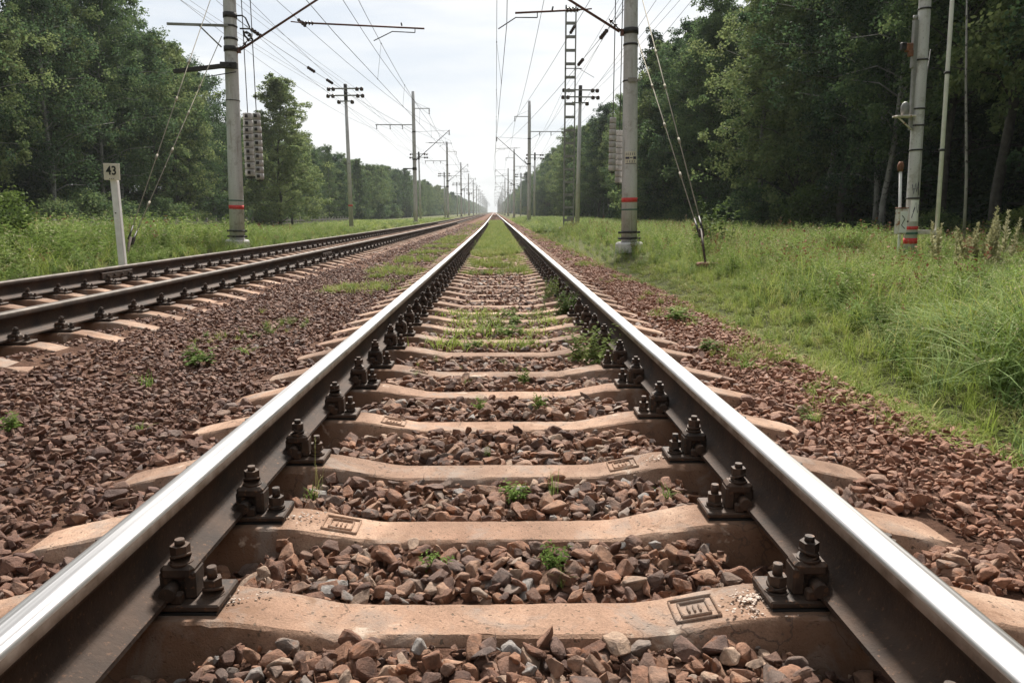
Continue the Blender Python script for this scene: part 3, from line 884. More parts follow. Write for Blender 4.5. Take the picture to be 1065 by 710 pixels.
def leafy_stems(seed, n, h, spread, leaf, mats, per=14, lw=0.45, flowers=0):
    """one bushy herb: thin stems with pairs of pointed leaves"""
    r = np.random.default_rng(seed)
    V = []; F = []; MI = []
    for k in range(n):
        base = np.array([*r.normal(0, spread, 2), 0.0]); lean = np.array([*r.normal(0, 0.28, 2), 1.0]); lean /= np.linalg.norm(lean)
        L = h * r.uniform(0.6, 1.05)
        b0 = len(V); sd = np.cross(lean, [0, 1, 0.1]); sd /= np.linalg.norm(sd)
        w_ = 0.010 * h
        tip = base + lean * L
        V += [base - sd * w_ / 2, base + sd * w_ / 2, tip + sd * w_ / 6, tip - sd * w_ / 6]; F.append((b0, b0 + 1, b0 + 2, b0 + 3)); MI.append(0)
        for q in range(per):
            t = 0.12 + 0.88 * (q + r.random()) / per
            p = base + lean * L * t
            a = r.uniform(0, 2 * PI)
            d = np.array([math.cos(a), math.sin(a), r.uniform(-0.25, 0.6)]); d /= np.linalg.norm(d)
            s = leaf * r.uniform(0.6, 1.1) * (1.15 - 0.6 * t)
            sv = np.cross(d, [0, 0, 1]); sv /= np.linalg.norm(sv) + 1e-9
            up = np.cross(sv, d)
            b1 = len(V)
            V += [p, p + d * s * .45 + sv * s * lw / 2 + up * s * .06, p + d * s - up * s * .18, p + d * s * .45 - sv * s * lw / 2 + up * s * .06]
            F.append((b1, b1 + 1, b1 + 2, b1 + 3)); MI.append(0)
        if flowers and r.random() < flowers:
            for q in range(10):
                c = tip - lean * L * 0.30 * r.random() + r.normal(0, 0.018 * h, 3); s = 0.020 * h
                b1 = len(V); e1 = r.normal(0, s, 3); e2 = r.normal(0, s, 3)
                V += [c, c + e1, c + e1 + e2, c + e2]; F.append((b1, b1 + 1, b1 + 2, b1 + 3)); MI.append(1)
    return np_mesh('weed_plant', np.array(V), np.array(F), mats, False, MI)

TALL = [blades(20 + k, 20, 1.0, 0.06, 0.018, 0.85, [M['grass'], M['straw']], 0.10) for k in range(4)]
TALLB = [blades(30 + k, 20, 1.0, 0.07, 0.023, 1.15, [M['bluegrass'], M['straw']], 0.03) for k in range(3)]
STRAW = [blades(40 + k, 12, 1.0, 0.05, 0.007, 0.35, [M['grass'], M['straw']], 0.75) for k in range(2)]
HERB = [leafy_stems(50 + k, 9, 1.0, 0.10, 0.17, [M['weed'], M['straw']], 16, 0.42, 0.25) for k in range(4)]
TURF = [blades(60 + k, 26, 1.0, 0.35, 0.06, 0.9, [M['turf'], M['straw']], 0.0) for k in range(3)]
DOCK = [leafy_stems(70 + k, 4, 1.15, 0.06, 0.12, [M['weed'], M['dock']], 8, 0.35, 1.0) for k in range(2)]
GRASS = proto_collection('grass_tufts', TALL + TALLB + STRAW + HERB + TURF + DOCK)
iT, iB, iS, iH, iF, iD = (0, 4), (4, 7), (7, 9), (9, 13), (13, 16), (16, 18)
# collection children are picked in name order -> names must sort like the list
order = sorted([o.name for o in GRASS.objects])
name_of = [o.name for o in GRASS.objects]
remap = np.array([order.index(nm) for nm in name_of])

def grid_pts(x0, x1, y0, y1, cell):
    nx = max(1, int((x1 - x0) / cell)); ny = max(1, int((y1 - y0) / cell))
    X, Y = np.meshgrid(np.arange(nx), np.arange(ny))
    X = X.ravel() * cell + x0; Y = Y.ravel() * cell + y0
    X = X + rng.uniform(0, 1, X.size) * cell; Y = Y + rng.uniform(0, 1, X.size) * cell
    return X, Y
acc = {'p': [], 'r': [], 's': [], 'i': []}
def put(X, Y, Z, H, W, rngpick):
    n = len(X)
    if n == 0: return
    acc['p'].append(np.stack([X + vox(Y), Y, Z + voz(Y)], -1)); acc['r'].append(np.stack([rng.normal(0, .10, n), rng.normal(0, .10, n), rng.uniform(0, 6.28, n)], -1))
    acc['s'].append(np.stack([W, W, H], -1)); acc['i'].append(remap[rngpick])
def pick(n, probs):
    """probs: list of ((lo,hi),weight)"""
    ws = np.array([p[1] for p in probs], float); ws /= ws.sum()
    c = rng.choice(len(probs), n, p=ws)
    lo = np.array([p[0][0] for p in probs])[c]; hi = np.array([p[0][1] for p in probs])[c]
    return lo + (rng.random(n) * (hi - lo)).astype(int)

# edge of the right-hand grass (measured from the photo: it swings towards the track further on)
def edge_r(y):
    return np.interp(y, [0, 2.4, 3.2, 4.3, 6, 8, 11, 16, 25, 60], [2.25, 2.2, 2.15, 1.95, 2.2, 2.45, 2.75, 2.55, 2.3, 2.2]) + hash_noise(y * 0 + 3, y, 2.3, 1.0) * 0.16 + hash_noise(y * 0 + 1, y, 6.1, 2.0) * 0.10
def zmix(X, Y):
    return np.maximum(ground_z(X, Y), bed_z(X, Y))
# right meadow, near
X, Y = grid_pts(1.7, 12.5, 0.5, 15, 0.088)
e = X - edge_r(Y)
tall = sstep(0.15, 1.35, e + hash_noise(X, Y, 1.3, 7) * 0.35)
keep = (e > 0) & (rng.random(X.size) < 0.30 + 0.65 * tall)
X, Y, e, tall = X[keep], Y[keep], e[keep], tall[keep]
n = len(X)
H = (0.10 + 0.12 * rng.random(n)) * (1 - tall) + tall * (0.30 + 0.26 * rng.random(n) + 0.13 * hash_noise(X, Y, 1.0, 3.0) + 0.16 * sstep(13, 14.5, Y) - 0.11 * sstep(7.5, 9.5, Y) * sstep(4.3, 5.5, X) * sstep(15, 13, Y) + 0.12 * hash_noise(X, Y, 2.6, 5.0))
pk = np.where(tall < 0.35, pick(n, [(iT, 6), (iB, 1), (iH, 1.0)]), np.where((hash_noise(X, Y, 0.8, 9.0) > -0.05) & (X < 6.5) & (Y < 9.5), pick(n, [(iB, 5), (iT, 4), (iS, 1.0), (iH, .6)]), pick(n, [(iT, 5), (iS, 3.0), (iH, 2.4), (iB, .8), (iD, .5)])))
put(X, Y, zmix(X, Y), np.maximum(H, 0.06), np.maximum(H, 0.10) * rng.uniform(.8, 1.25, n), pk)
# short turf right under it and along the edge
X, Y = grid_pts(1.6, 12.5, 0.8, 15, 0.085)
e = X - edge_r(Y) + hash_noise(X, Y, 3.0, 2) * 0.38; k = rng.random(X.size) < 0.8 * sstep(-0.50, 0.22, e + hash_noise(X, Y, 7.0, 3) * 0.22); X, Y = X[k], Y[k]; n = len(X)
H = rng.uniform(0.035, 0.10, n); put(X, Y, zmix(X, Y), H, rng.uniform(0.09, 0.18, n), pick(n, [(iF, 4), (iT, 1)]))
# right meadow, middle and far
X, Y = grid_pts(2.2, 13, 15, 40, 0.24); n = len(X)
H = 0.18 + sstep(0.1, 1.6, X - edge_r(Y)) * (0.22 + 0.25 * rng.random(n)); put(X, Y, zmix(X, Y), H * rng.uniform(.7, 1.3, n), H * 1.3, pick(n, [(iT, 5), (iS, 3.5), (iH, 2.8), (iB, .6), (iD, .8)]))
X, Y = grid_pts(2.1, 13, 40, 110, 0.55); n = len(X)
H = 0.3 + 0.35 * rng.random(n); put(X, Y, zmix(X, Y), H, H * 2.2, pick(n, [(iT, 5), (iS, 1), (iH, 3)]))
# left bank
X, Y = grid_pts(-22, -6.0, 4, 42, 0.25)
k = rng.random(X.size) < 0.35 + 0.65 * sstep(-6.0, -7.2, X); X, Y = X[k], Y[k]; n = len(X)
tl = sstep(-6.2, -9, X)
H = 0.16 + 0.10 * rng.random(n) + tl * (0.30 + 0.55 * rng.random(n) + 0.22 * hash_noise(X, Y, 0.9, 3.0))
near = (1.0 - 0.5 * sstep(20, 34, Y)) * (1 - 0.70 * sstep(-12, -17, X)); H = H * near
put(X, Y, zmix(X, Y), np.maximum(H, .1), np.maximum(H, .12) * 1.4, pick(n, [(iT, 4), (iS, 2.0), (iH, 5.0), (iD, .4)]))
X, Y = grid_pts(-23, -6.1, 42, 120, 0.7); n = len(X)
H = 0.18 + 0.2 * rng.random(n); put(X, Y, zmix(X, Y), H, H * 3.2, pick(n, [(iT, 5), (iH, 2)]))
# grass on the strip between the tracks and between the rails further on
def patchy(x0, x1, y0, y1, cell, dens, hmin, hmax, wmin, wmax, probs, thr):
    X, Y = grid_pts(x0, x1, y0, y1, cell)
    k = (hash_noise(X, Y, 1.5, 6.0) + hash_noise(X, Y, 4.0, 1.0) * 0.5 > thr) & (rng.random(X.size) < dens) & ((sleeper_top(X, Y) < -8) | (Y > 20))
    X, Y = X[k], Y[k]; n = len(X)
    put(X, Y, bed_z(X, Y) + 0.02, rng.uniform(hmin, hmax, n), rng.uniform(wmin, wmax, n), pick(n, probs))
patchy(-2.15, -1.15, 9.0, 34, 0.09, 0.7, 0.05, 0.14, 0.10, 0.2, [(iT, 4), (iF, 2), (iH, 1.2)], 0.15)
patchy(-2.3, -1.5, 5.0, 8.0, 0.10, 0.6, 0.04, 0.10, 0.08, 0.14, [(iT, 3), (iH, 2)], 0.42)
patchy(-0.6, 0.55, 11.5, 17, 0.08, 0.9, 0.08, 0.16, 0.08, 0.2, [(iT, 4), (iF, 2), (iH, 1)], 0.0)
patchy(-0.64, 0.64, 17, 90, 0.10, 0.95, 0.12, 0.20, 0.15, 0.3, [(iT, 4), (iF, 2), (iH, 1)], -0.55)
patchy(-2.1, -1.1, 34, 90, 0.3, 0.6, 0.08, 0.16, 0.25, 0.4, [(iT, 4), (iF, 2)], 0.25)
patchy(1.4, 2.9, 1.6, 40, 0.09, 0.55, 0.03, 0.12, 0.06, 0.16, [(iT, 4), (iF, 3), (iH, 1)], 0.36)
patchy(-0.5, 0.5, 1.2, 13, 0.10, 0.25, 0.03, 0.07, 0.04, 0.08, [(iT, 3), (iH, 2)], 0.55)
patchy(1.3, 2.3, 1.6, 5, 0.10, 0.4, 0.03, 0.06, 0.03, 0.06, [(iT, 3), (iH, 2)], 0.35)
n_ = sum(len(a) for a in acc['p']); print('tufts', n_)
scatter('meadow_grass', np.concatenate(acc['p']), np.concatenate(acc['r']), np.concatenate(acc['s']), np.concatenate(acc['i']), GRASS, 'long and short grass with weeds on both banks and between the tracks', 'grass')

# single weeds that can be told apart
def weed_mesh(kind, seed):
    if kind == 'patch': return patch_mesh(seed)
    if kind == 'tuft': return blades(seed, 16, 1.0, 0.10, 0.05, 0.9, [M['weed'], M['straw']], 0.0)
    if kind == 'herb': return leafy_stems(seed, 11, 1.0, 0.16, 0.38, [M['weed'], M['straw']], 12, 0.40)
    if kind == 'bushy': return leafy_stems(seed, 22, 1.0, 0.28, 0.20, [M['bush'], M['straw']], 18, 0.5)
    if kind == 'thin': return blades(seed, 5, 1.0, 0.04, 0.012, 0.5, [M['grass'], M['straw']], 0.8)
def patch_mesh(seed): return blades(seed, 80, 1.0, 0.34, 0.04, 0.8, [M['grass'], M['straw']], 0.05)
def weed(kind, seed, x, y, h, wd, label, z=None):
    zz = float(bed_z(np.array([x]), np.array([y]))[0]) + 0.015 if z is None else z
    o = mobj('weed_plant', weed_mesh(kind, seed), None, (x + ox(y), y, zz + oz(y)))
    o.scale = (wd, wd, h); o.rotation_euler = (0, 0, seed * 1.3)
    return tag(o, label, 'weed', 'weeds growing in the ballast')
weed('herb', 201, -0.165, 1.88, 0.055, 0.060, 'small light green weed in the stones left of centre behind the lowest sleeper')
weed('herb', 202, 0.150, 1.87, 0.075, 0.075, 'leafy green weed right of centre in the stones behind the lowest sleeper')
weed('tuft', 203, 0.165, 1.78, 0.085, 0.05, 'upright grassy weed just in front of the leafy one behind the lowest sleeper')
weed('herb', 204, 0.055, 2.36, 0.075, 0.085, 'bright spreading weed in the middle of the second gap between sleepers')
weed('tuft', 205, 0.19, 2.42, 0.12, 0.055, 'thin upright weed at the right of the second gap between sleepers')
weed('thin', 206, -0.585, 2.37, 0.22, 0.16, 'two tall straw stalks rising beside the left rail')
weed('tuft', 207, -0.61, 2.38, 0.07, 0.10, 'low wiry grass at the foot of the left rail')
weed('tuft', 208, 0.56, 2.36, 0.08, 0.08, 'small dusty weed against the right rail plate')
weed('herb', 209, -0.085, 3.50, 0.075, 0.06, 'yellow green weed left of centre in the fourth gap')
weed('herb', 210, 0.20, 3.48, 0.10, 0.07, 'green weed right of centre in the fourth gap')
weed('herb', 211, 0.14, 4.05, 0.12, 0.07, 'upright green weed in the fifth gap between sleepers')
weed('tuft', 212, -0.17, 4.05, 0.05, 0.06, 'small tuft left of centre in the fifth gap')
weed('tuft', 213, 0.04, 4.62, 0.06, 0.07, 'small tuft in the sixth gap between sleepers')
weed('bushy', 214, 0.545, 4.60, 0.30, 0.30, 'dark bushy weed crowding the foot of the right rail')
weed('bushy', 215, 0.58, 6.9, 0.27, 0.25, 'smaller leafy weed further along against the right rail')
weed('bushy', 216, 0.58, 8.2, 0.27, 0.25, 'leafy weed third along against the right rail')
for k, (x, y, h, wd) in enumerate([(-0.34, 5.24, .13, .16), (-0.20, 5.22, .09, .15), (0.0, 5.26, .09, .15), (0.18, 5.24, .11, .13), (-0.1, 5.8, .12, .18), (0.1, 5.78, .12, .18), (-0.25, 5.8, .10, .15), (0.27, 5.8, .10, .12),
                                     (-0.05, 6.3, .12, .18), (0.16, 6.32, .13, .18), (-0.3, 6.35, .12, .14), (0.42, 6.35, .1, .14), (-0.15, 6.9, .13, .17), (0.1, 6.9, .13, .17), (0.4, 6.9, .10, .14), (-0.42, 6.9, .1, .14)]):
    o = weed('herb' if k % 4 == 1 else 'patch', 230 + k, x, y, h * (0.8 if k % 4 == 1 else 1.0), wd * (1.0 if k % 4 == 1 else 1.5), 'low weed in the green patch across the middle of the near track')
for k, (x, y, h, wd, lb) in enumerate([(-1.93, 4.10, .09, .10, 'pale green tuft on the brown stones left of the near track, closest of its pair'), (-1.90, 4.75, .10, .14, 'spreading pale tuft behind the closest one left of the near track'),
        (-1.70, 5.05, .07, .12, 'third pale tuft in the row left of the near track'), (-2.12, 3.22, .07, .06, 'small green sprig by itself on the far left of the brown stones'), (-1.55, 3.2, .045, .05, 'tiny green sprig between the left rail and the small sprig'),
        (1.62, 6.7, .10, .18, 'green weed on red stones right of the near track, furthest of three'), (1.52, 4.55, .08, .14, 'green weed on red stones right of the near track, middle of three'), (1.45, 5.1, .07, .12, 'flat weed on red stones right of the near track beside the sleeper ends'),
        (2.02, 2.75, .09, .14, 'green tuft at the right edge on red stones below the long grass')]):
    weed('herb' if k % 2 else 'tuft', 260 + k, x, y, h * 1.3, wd * 1.5, lb)

# tall reed-like plants with pale plumes at the right edge of the meadow
def plume(seed):
    r = np.random.default_rng(seed)
    st = MB()
    V = []; F = []
    stalks = MB()
    for k in range(7):
        b = Vector((r.normal(0, .10), r.normal(0, .10), 0)); L = r.uniform(0.75, 1.1); ln = Vector((r.normal(0, .16), r.normal(0, .16), 1))
        tip = b + ln * L
        stalks.tube([b, b + ln * L * .5, tip], [0.004, 0.003, 0.001], 4)
        for q in range(110):
            t = 0.52 + 0.48 * (q / 110)
            c = np.array(b + ln * L * t); s = 0.10 * (1.15 - t) * r.uniform(.5, 1.2) + 0.014
            d = np.array([r.normal(), r.normal(), 1.3]); d /= np.linalg.norm(d); sv = np.cross(d, r.normal(0, 1, 3)); sv = sv / np.linalg.norm(sv) * s * 0.22
            i0 = len(V); V += [c, c + d * s * .5 + sv, c + d * s, c + d * s * .5 - sv]; F.append((i0, i0 + 1, i0 + 2, i0 + 3))
    return stalks.mesh('stalks', M['straw']), np_mesh('plume', np.array(V), np.array(F), M['straw'])
for k, (x, y, h, lb) in enumerate([(6.05, 9.3, 1.0, 'tall pale plumed grass at the right edge, tallest of the clump'), (5.75, 9.5, .85, 'pale plumed grass left of the tallest clump'), (6.4, 9.6, .9, 'pale plumed grass at the outer right of the clump')]):
    a, b = plume(300 + k)
    o = mobj('plumed_grass', a, None, (x, y, -0.38)); o.scale = (h * 1.3, h * 1.3, h * 1.12); mobj('plume', b, o)
    tag(o, lb, 'plant', 'plumed grass on the right bank')

# ------------------------------------------------------------------ trees
def leaf_quads(r, C, Nrm, size, droop=0.0):
    """rhombic leaves at points C; random facing"""
    n = len(C)
    d = r.normal(0, 1, (n, 3)); d[:, 2] -= droop; d /= np.linalg.norm(d, axis=1)[:, None]
    q = r.normal(0, 1, (n, 3)); s = np.cross(d, q); s /= np.linalg.norm(s, axis=1)[:, None] + 1e-9
    L = (size * r.uniform(0.6, 1.25, n))[:, None]
    V = np.stack([C, C + d * L * .5 + s * L * .33, C + d * L, C + d * L * .5 - s * L * .33], 1).reshape(-1, 3)
    F = np.arange(n * 4).reshape(-1, 4)
    return V, F

def broadleaf(seed, H, crown0, rad, nleaf, lsize, bark, shape='oval', droop=0.5, trunk_r=0.13):
    """returns (trunk mesh, crown mesh); trunk with limbs, crown of leaf clumps on the limbs"""
    r = np.random.default_rng(seed); rr = random.Random(seed)
    tb = MB()
    pts = []; x = y = 0.0
    K = 9
    for k in range(K + 1):
        t = k / K
        pts.append((x, y, H * 0.97 * t)); x += rr.gauss(0, 0.10) * H / 14; y += rr.gauss(0, 0.10) * H / 14
    rad_t = [trunk_r * (1 - 0.93 * (k / K)) * (1.35 if k == 0 else 1) for k in range(K + 1)]
    tb.tube(pts, rad_t, 7)
    def trunk_at(z):
        t = np.clip(z / (H * 0.97), 0, 1) * K; i = min(int(t), K - 1); f = t - i
        return np.array(pts[i]) * (1 - f) + np.array(pts[i + 1]) * f
    clumps = []
    nl = int(20 + H * 1.5) + (26 if shape == 'spire' else 0)
    for k in range(nl):
        u = (k + rr.random()) / nl
        z = crown0 + (H - crown0) * (0.02 + 0.96 * u)
        tt = (z - crown0) / (H - crown0)
        if shape == 'oval': prof = (math.sin(PI * min(1, 0.16 + 0.80 * tt)) ** 0.8)
        elif shape == 'spire': prof = (1.0 - 0.86 * tt) ** 0.85 * min(1, 0.55 + tt * 3)
        elif shape == 'cone': prof = (1.0 - 0.90 * tt) * min(1, 0.5 + tt * 4)
        else: prof = (1 - tt ** 2.2) ** 0.6 * min(1, 0.4 + tt * 2.2)
        L = rad * prof * rr.uniform(0.65, 1.15)
        a = k * 2.399 + rr.uniform(-.5, .5)
        rise = rr.uniform(0.15, 0.6) if shape != 'cone' else rr.uniform(-0.25, 0.15)
        b = trunk_at(z - L * 0.35 * max(rise, 0))
        tip = b + np.array([math.cos(a) * L, math.sin(a) * L, L * rise])
        mid = b * 0.5 + tip * 0.5 + np.array([rr.gauss(0, .1), rr.gauss(0, .1), 0.12 * L])
        rb = max(0.012, trunk_r * 0.30 * (1 - tt) + 0.008)
        tb.tube([b, mid, tip], [rb, rb * .6, rb * .2], 4)
        for f in (0.35, 0.55, 0.75, 0.92, 1.05):
            p = (1 - f) ** 2 * b + 2 * f * (1 - f) * mid + f * f * tip if f <= 1 else tip + (tip - mid) * 0.1
            for _ in range(2):
                off = r.normal(0, 0.22 + 0.10 * L, 3) * np.array([1, 1, 0.7])
                if r.random() < 0.86: clumps.append((p + off, r.uniform(0.22, 0.52) * (0.7 + 0.12 * L)))
    for k in range(10):
        clumps.append((trunk_at(H * r.uniform(0.88, 1.0)) + r.normal(0, 0.2, 3), 0.3))
    per = max(4, nleaf // len(clumps))
    C = []
    for (p, s) in clumps:
        m = int(per * r.uniform(0.5, 1.5))
        q = r.normal(0, 1, (m, 3)); q = q / np.linalg.norm(q, axis=1)[:, None] * (r.random((m, 1)) ** 0.45) * s
        q[:, 2] *= 0.8; q[:, 2] -= droop * s * r.random(m) ** 2
        C.append(p + q)
    C = np.concatenate(C)
    V, F = leaf_quads(r, C, None, lsize, droop)
    return tb.mesh('trunk', bark), np_mesh('crown', V, F, M['needle'] if shape == 'cone' else M['leaf'])

VAR = []
specs = [  # H, crown0, radius, leaves, leaf size, bark, shape, droop, trunk radius
    (15.0, 3.4, 2.7, 26000, 0.135, 'bark', 'oval', 0.5, 0.15),
    (13.5, 2.6, 2.5, 28000, 0.115, 'birch', 'top', 0.9, 0.11),
    (16.0, 4.2, 2.4, 26000, 0.13, 'bark', 'top', 0.4, 0.15),
    (12.0, 1.6, 2.6, 26000, 0.135, 'bark', 'oval', 0.4, 0.12),
    (14.5, 3.0, 2.2, 28000, 0.11, 'birch', 'oval', 1.0, 0.10),
    (14.0, 1.0, 2.3, 17000, 0.15, 'bark', 'cone', 0.4, 0.14),
    (10.0, 0.8, 2.2, 14000, 0.16, 'bark', 'oval', 0.4, 0.09),
    (13.0, 0.4, 3.6, 42000, 0.15, 'bark', 'spire', 0.3, 0.12),
    (15.5, 2.2, 2.9, 30000, 0.11, 'birch', 'spire', 1.0, 0.11),
]
for k, sp in enumerate(specs):
    VAR.append(broadleaf(400 + k, sp[0], sp[1], sp[2], sp[3], sp[4], M[sp[5]], sp[6], sp[7], sp[8]) + (sp[0],))
BUSH = []
for k in range(4):
    BUSH.append(broadleaf(440 + k, 2.2, 0.1, 1.15, 5200, 0.11, M['bark'], 'oval', 0.2, 0.03))
for k, b in enumerate(BUSH):
    b[1].materials.clear(); b[1].materials.append(M['bush'] if k == 1 else M['leaf'])

def tree(v, x, y, H, label, group, z=None, rz=None, wid=1.0):
    tr, cr, h0 = VAR[v]
    s = H / h0
    zz = (float(ground_z(np.array([x]), np.array([y]))[0]) if z is None else z) - 0.08 + oz(y)
    e = empty('tree', (x + ox(y), y, zz), random.uniform(0, 6.28) if rz is None else rz)
    e.scale = (s * wid, s * wid, s)
    mobj('trunk', tr, e); mobj('crown', cr, e)
    return tag(e, label, 'tree', group)
def bush(k, x, y, h, label, group):
    zz = float(ground_z(np.array([x]), np.array([y]))[0]) - 0.05 + oz(y)
    e = empty('bush', (x + ox(y), y, zz), random.uniform(0, 6.28)); s = h / 2.2
    e.scale = (s * 1.25, s * 1.25, s)
    mobj('stems', BUSH[k % 4][0], e); mobj('foliage', BUSH[k % 4][1], e)
    return tag(e, label, 'bush', group)

rt = random.Random(21)
occupied = []
# right wood: front rows as single trees
GR, GL = 'trees of the wood on the right', 'trees of the wood on the left'
def row(side, xf, y0, y1, dy, hlo, hhi, vs, label, group, jx=0.8):
    y = y0
    while y < y1:
        x = side * (xf + rt.uniform(-jx, jx)); yy = y + rt.uniform(-.35, .35) * dy
        t = tree(rt.choice(vs), x, yy, rt.uniform(hlo, hhi), label, group, wid=rt.uniform(.95, 1.25))
        t.scale.x *= 1; y += dy
row(1, 13.2, 3, 30, 2.6, 12.5, 15.5, [0, 1, 2, 2, 4, 8], 'tall dark green tree with bare lower trunk at the front of the right wood', GR)
row(1, 13.4, 31, 130, 2.9, 11.6, 14.4, [0, 1, 3, 7, 5, 4, 8], 'dense green tree leafy to the ground along the edge of the right wood', GR)
row(1, 16.2, 4, 90, 3.0, 13, 16, [0, 2, 2, 4, 5], 'dark tree standing behind the front row of the right wood', GR, 1.0)
row(-1, 26.0, 18, 57, 2.9, 15.0, 19.0, [0, 1, 8, 4, 1, 8], 'tall dark green tree at the front of the left wood behind the fence', GL, 1.2)
row(-1, 25.6, 59, 74, 3.0, 12.6, 15.6, [0, 3, 4, 1, 3], 'mid green tree in the left wood behind the first mast', GL, 1.2)
row(-1, 25.6, 82, 170, 3.4, 9.0, 12.0, [0, 3, 7, 1, 3, 8], 'mid green tree in the long edge of the left wood beyond the first mast', GL, 1.2)
row(-1, 29.5, 14, 78, 3.6, 13.5, 17, [0, 2, 1, 5], 'dark tree standing behind the front row of the left wood', GL, 1.4)
# trees that stand out
tree(7, -19.0, 67.5, 13.0, 'pointed green tree standing alone against the sky right of the left mast', GL, wid=1.25)
tree(3, -19.6, 74, 9.0, 'short round tree below the pointed tree right of the left mast', GL, wid=1.2)
tree(5, 12.6, 63, 15.5, 'spruce with a thin spiky top above the right wood beside the lattice mast', GR, wid=0.9)
# bushes
for k in range(26):
    y = 22 + k * 2.6
    bush(k, -22.9 + rt.uniform(-.6, .8), y, rt.uniform(1.0, 2.4), 'green bush under the trees at the edge of the left wood', 'bushes along the left wood')
bush(1, -9.75, 14.9, 1.3, 'yellow green bush at the left edge of the picture', 'bushes along the left wood')
bush(2, -12.3, 18.6, 1.1, 'low dark bush behind the yellow green one at the left edge', 'bushes along the left wood')
for k in range(20):
    y = 18 + k * 3.0
    bush(k + 1, 12.0 + rt.uniform(-.6, .6), y, rt.uniform(0.9, 1.9) * (0.6 if y < 30 else 1), 'green bush in front of the right wood', 'bushes along the right wood')
o = mobj('weed_plant', leafy_stems(777, 12, 1.0, 0.12, 0.13, [M['bush'], M['straw']], 40, 0.55), None, (4.15, 14.6, -.36)); o.scale = (1.5, 1.5, 1.45)
tag(o, 'tall leafy sapling with pale leaves behind the anchor wires right of the concrete mast', 'sapling')

# depth of the woods and the far woods: one mass each
WV = []
for k in (0, 2, 3, 4):
    tr, cr, h0 = VAR[k]
    me = bpy.data.meshes.new('wood_tree')
    bmj = bmesh.new(); bmj.from_mesh(tr); bmj.from_mesh(cr)
    bmj.faces.ensure_lookup_table()
    for i in range(len(tr.polygons), len(bmj.faces)): bmj.faces[i].material_index = 1
    bmj.to_mesh(me); me.materials.append(M['bark']); me.materials.append(M['leaf'])
    bmj.free()
    WV.append(me)
WOOD = proto_collection('wood_trees', WV)
def wood(name, side, rows, label):
    pts, ros, scs, ids = [], [], [], []
    for (xf, y0, y1, dy, hs) in rows:
        y = y0
        while y < y1:
            x = side * (xf + rt.uniform(-1.2, 1.2)); yy = y + rt.uniform(-.4, .4) * dy
            s = hs * rt.uniform(.85, 1.12)
            z = float(ground_z(np.array([x]), np.array([yy]))[0]) - .1 + oz(yy)
            pts.append((x + ox(yy), yy, z)); ros.append((0, 0, rt.uniform(0, 6.28))); q = rt.uniform(1.0, 1.3); scs.append((s * q, s * q, s)); ids.append(rt.randrange(4))
            y += dy * (1 + max(0, (y - 200)) / 500)
    scatter(name, pts, ros, scs, ids, WOOD, label, 'wood')
wood('woods', 1, [(19, -40, 140, 3.2, 1.0), (22.5, -40, 140, 3.2, 1.02), (26, -40, 120, 3.4, 1.05), (30, -40, 100, 3.4, 1.05), (35, -30, 90, 3.6, 1.08), (14, -40, 1, 3.2, .95), (14, 131, 2500, 3.6, 0.93), (18, 95, 2500, 4, 0.98), (24, 140, 900, 5, 1.0)],
     'dark depth and far end of the wood on the right')
wood('woods', -1, [(33.5, -40, 78, 3.6, 1.04), (38, -40, 84, 3.6, 1.06), (43, -30, 84, 4, 1.08), (49, -10, 84, 4.2, 1.1), (30, 84, 172, 3.6, .77), (34, 88, 172, 3.6, .8), (40, 90, 172, 4, .85), (26, -40, 16, 3.4, 1.0), (25.5, 172, 2500, 3.8, 0.80), (30, 172, 2500, 4.2, 0.85), (37, 172, 900, 6, .9)],
     'dark depth and far end of the wood on the left')
# low undergrowth inside the woods closes the view between the trunks
UG = proto_collection('undergrowth_shapes', [b[1] for b in BUSH])
pts, ros, scs, ids = [], [], [], []
for side, x0, x1, y0, y1, n in ((1, 15.5, 40, -10, 110, 520), (-1, 25, 52, 0, 150, 620), (1, 13, 20, 110, 400, 200), (-1, 24.5, 31, 150, 500, 240)):
    for _ in range(n):
        x = side * rt.uniform(x0, x1); y = rt.uniform(y0, y1); s = rt.uniform(.6, 1.5)
        z = float(ground_z(np.array([x]), np.array([y]))[0]) - .05 + oz(y)
        pts.append((x + ox(y), y, z)); ros.append((0, 0, rt.uniform(0, 6.28))); scs.append((s * 1.4, s * 1.4, s)); ids.append(rt.randrange(4))
scatter('undergrowth', pts, ros, scs, ids, UG, 'shrubby undergrowth in the shade of the woods', 'undergrowth')
# pale thin saplings at the right wood's edge
for k, (x, y, h, lx, lb) in enumerate([(9.05, 14.6, 6.0, -0.5, 'thin pale birch sapling leaning beside the white pole at the right'), (8.0, 14.8, 4.2, 0.15, 'short bare sapling behind the far right pole'), (12.2, 17.2, 3.8, .3, 'slanting grey sapling in the dark wood at the right edge')]):
    mb = MB(); mb.tube([(0, 0, -.1), (lx * .3 + .05, 0, h * .3), (lx * .5 - .04, 0, h * .6), (lx, 0, h)], [0.03, 0.026, 0.02, 0.008], 6)
    o = mb.build('sapling', M['birch'], None, (x, y, -0.45)); tag(o, lb, 'sapling', 'saplings at the right wood')

# ------------------------------------------------------------------ masts
def gz(x, y): return float(ground_z(np.array([x]), np.array([y]))[0])

def insulator(mb, p0, p1, r=0.06, n=4, m=0):
    """string of bells between two points"""
    p0 = Vector(p0); p1 = Vector(p1); d = p1 - p0
    mb.cyl(p0, p1, r * 0.28, n=6, m=m)
    for k in range(n):
        a = p0 + d * ((k + 0.25) / n); b = p0 + d * ((k + 0.7) / n)
        mb.cyl(a, b, r, r * 0.55, 10, m)

